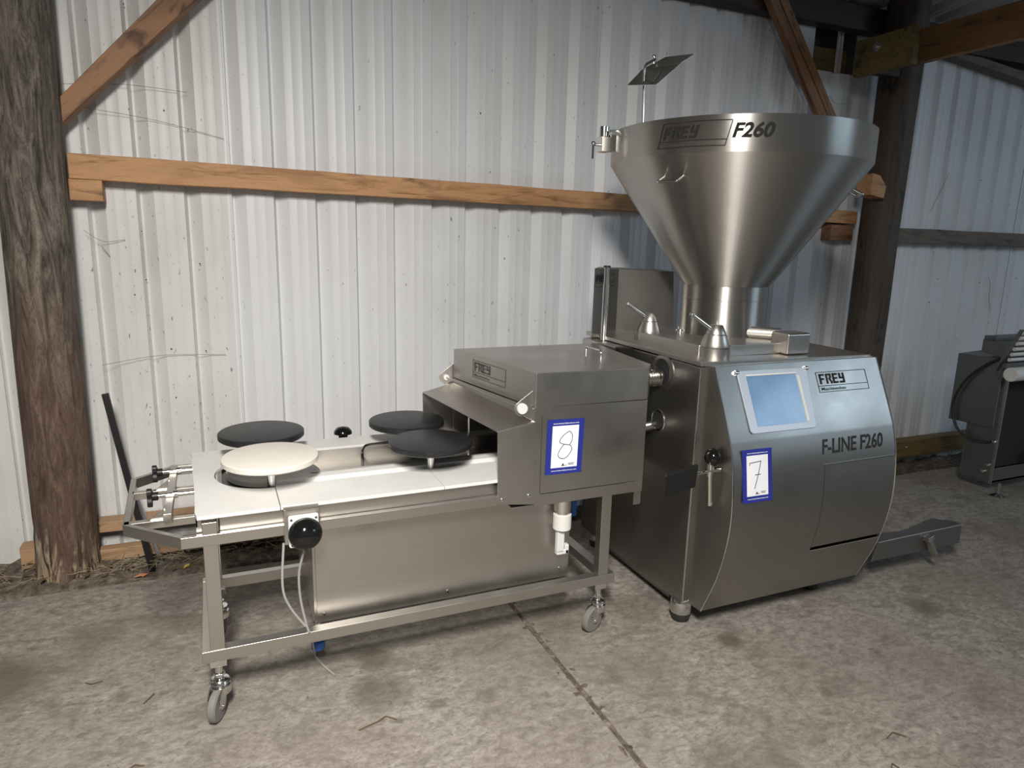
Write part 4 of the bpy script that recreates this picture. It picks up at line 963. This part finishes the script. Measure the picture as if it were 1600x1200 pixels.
q = G(); q.beam((2.68, 2.22, .19), (3.0, 2.17, .19), .05, .05); obj('step_arm', q, 'dark_steel', st_, .002)
q = G(); q.hexa([(3.165, 2.066, .192), (3.205, 2.066, .202), (3.205, 2.10, .202), (3.165, 2.10, .192), (3.160, 2.066, .216), (3.197, 2.066, .226), (3.197, 2.10, .226), (3.160, 2.10, .216)]); q.beam((3.175, 2.08, .205), (3.235, 2.075, .115), .02, .03, (0, 1, 0)); obj('latch', q, 'steel', st_, .002)

lot_card('numbered_card', 'blue bordered white card with handwritten 7 on the curved front panel', Face((1.838, pr_y(.622) - .001, .622), (.148, 0, -.002), (-.016, pr_y(.83) - pr_y(.622) - .0, .208), .006), .148, .208, '7')

# ================================================================ ROLLER MACHINE AT THE RIGHT EDGE
K = thing('roller_machine', 'dark grey machine with white rollers and a looping black cable at the right edge', 'machine', (5.1, 2.9, 0))
q = G(); q.box(4.70, 5.9, 2.73, 2.735, .085, .185); q.box(4.70, 4.706, 2.73, 2.93, .10, .80); q.box(4.70, 5.9, 2.93, 2.94, .10, .80); q.box(5.88, 5.9, 2.73, 2.93, .10, .8); q.box(4.70, 5.9, 2.73, 2.93, .085, .10); base = obj('base_cabinet', q, 'dark_steel', K, .002)
q = G(); q.box(4.697, 4.712, 2.722, 2.737, .085, .80); obj('corner_trim', q, 'steelh', base)
q = G(); q.prism([(4.675, 2.752, .462), (5.05, 2.752, .46), (5.05, 3.10, .46), (4.675, 3.055, .455)], (0, 0, .462)); HX = G(); HX.hexa([(4.675, 2.752, .805), (4.95, 2.752, .805), (4.95, 3.06, .80), (4.675, 3.06, .80), (4.675, 2.80, .90), (4.95, 2.80, .90), (4.95, 3.06, .918), (4.675, 3.06, .918)]); sb = obj('side_box', q, 'dark_steel', K, .003)
q = G(); q.box(4.72, 5.85, 2.74, 2.925, .19, .80); obj('interior_shade_block', q, 'void', base)  # solid block, its black colour stands in for shade inside the cabinet
q = G(); q.box(4.715, 5.05, 2.748, 2.752, .47, .79); obj('front_cover', q, 'dark_steel', sb)
q = G(); q.hexa([(4.68, 2.752, .93), (5.6, 2.75, .93), (5.6, 2.93, .95), (4.68, 2.91, .95), (4.68, 2.752, 1.02), (5.6, 2.75, 1.02), (5.6, 2.93, 1.035), (4.68, 2.91, 1.035)]); q.box(4.72, 5.6, 2.85, 2.93, 1.03, 1.055); q.box(4.70, 4.9, 2.76, 2.80, .86, .94); obj('upper_trough', q, 'dark_steel', K, .003)
# tilted roller frame
f0, f1 = V((4.57, 2.68, .900)), V((4.575, 2.62, 1.135))
q = G(); q.beam(f0 + V((0, .05, -.04)), f1, .012, .035, (1, 0, 0)); q.beam(f0, f0 + V((1.1, 0, 0)), .03, .03); rfm = obj('roller_frame', q, 'dark_steel', K, .002)
for k in range(6):
    p = f0.lerp(f1, .16 + .15 * k); q = G(); q.cyl(p + V((.012, 0, 0)), p + V((.9, 0, 0)), .0115, n=14); obj('roller', q, 'white_plastic', rfm)
q = G(); q.cyl((4.515, 2.61, .858), (5.6, 2.61, .858), .044, n=36); obj('large_roller', q, 'white_plastic', K, .004)
q = G(); q.beam((4.64, 2.74, .80), (4.58, 2.67, .90), .012, .025, (1, 0, 0)); q.box(4.684, 4.70, 2.75, 2.765, .80, .87); obj('latch', q, 'steelh', K, .002)
q = G(); q.tube(spline([(4.68, 2.74, .93), (4.66, 2.83, .89), (4.65, 2.96, .75), (4.65, 3.02, .58), (4.655, 2.98, .42), (4.67, 2.88, .355), (4.69, 2.79, .355), (4.70, 2.745, .375)], 8), .0085, 10); obj('cable', q, 'black_rubber', K)
q = G(); q.tube(spline([(4.99, 2.73, .75), (5.0, 2.70, .60), (4.97, 2.72, .50)], 8), .004, 8); obj('cable', q, 'cable', K)
for y, z in ((2.755, .205), (2.78, .155), (2.74, .37)):
    q = G(); q.cyl((4.70, y, z), (4.685, y, z), .009); q.cyl((4.69, y + .01, z + .005), (4.69, y - .01, z - .005), .006); obj('bolt', q, 'chrome', base)
q = G(); q.cyl((5.05, 2.66, .25), (5.35, 2.66, .42), .05); obj('drive_tube', q, 'dark_steel', K)
for x, y in ((4.742, 2.69), (5.8, 2.75)):
    q = G(); q.lathe([(.047, 0), (.047, .008), (.030, .016), (.014, .022), (.010, .024), (.010, .09)], (x, y, 0), n=32); obj('levelling_foot', q, 'chrome', K)
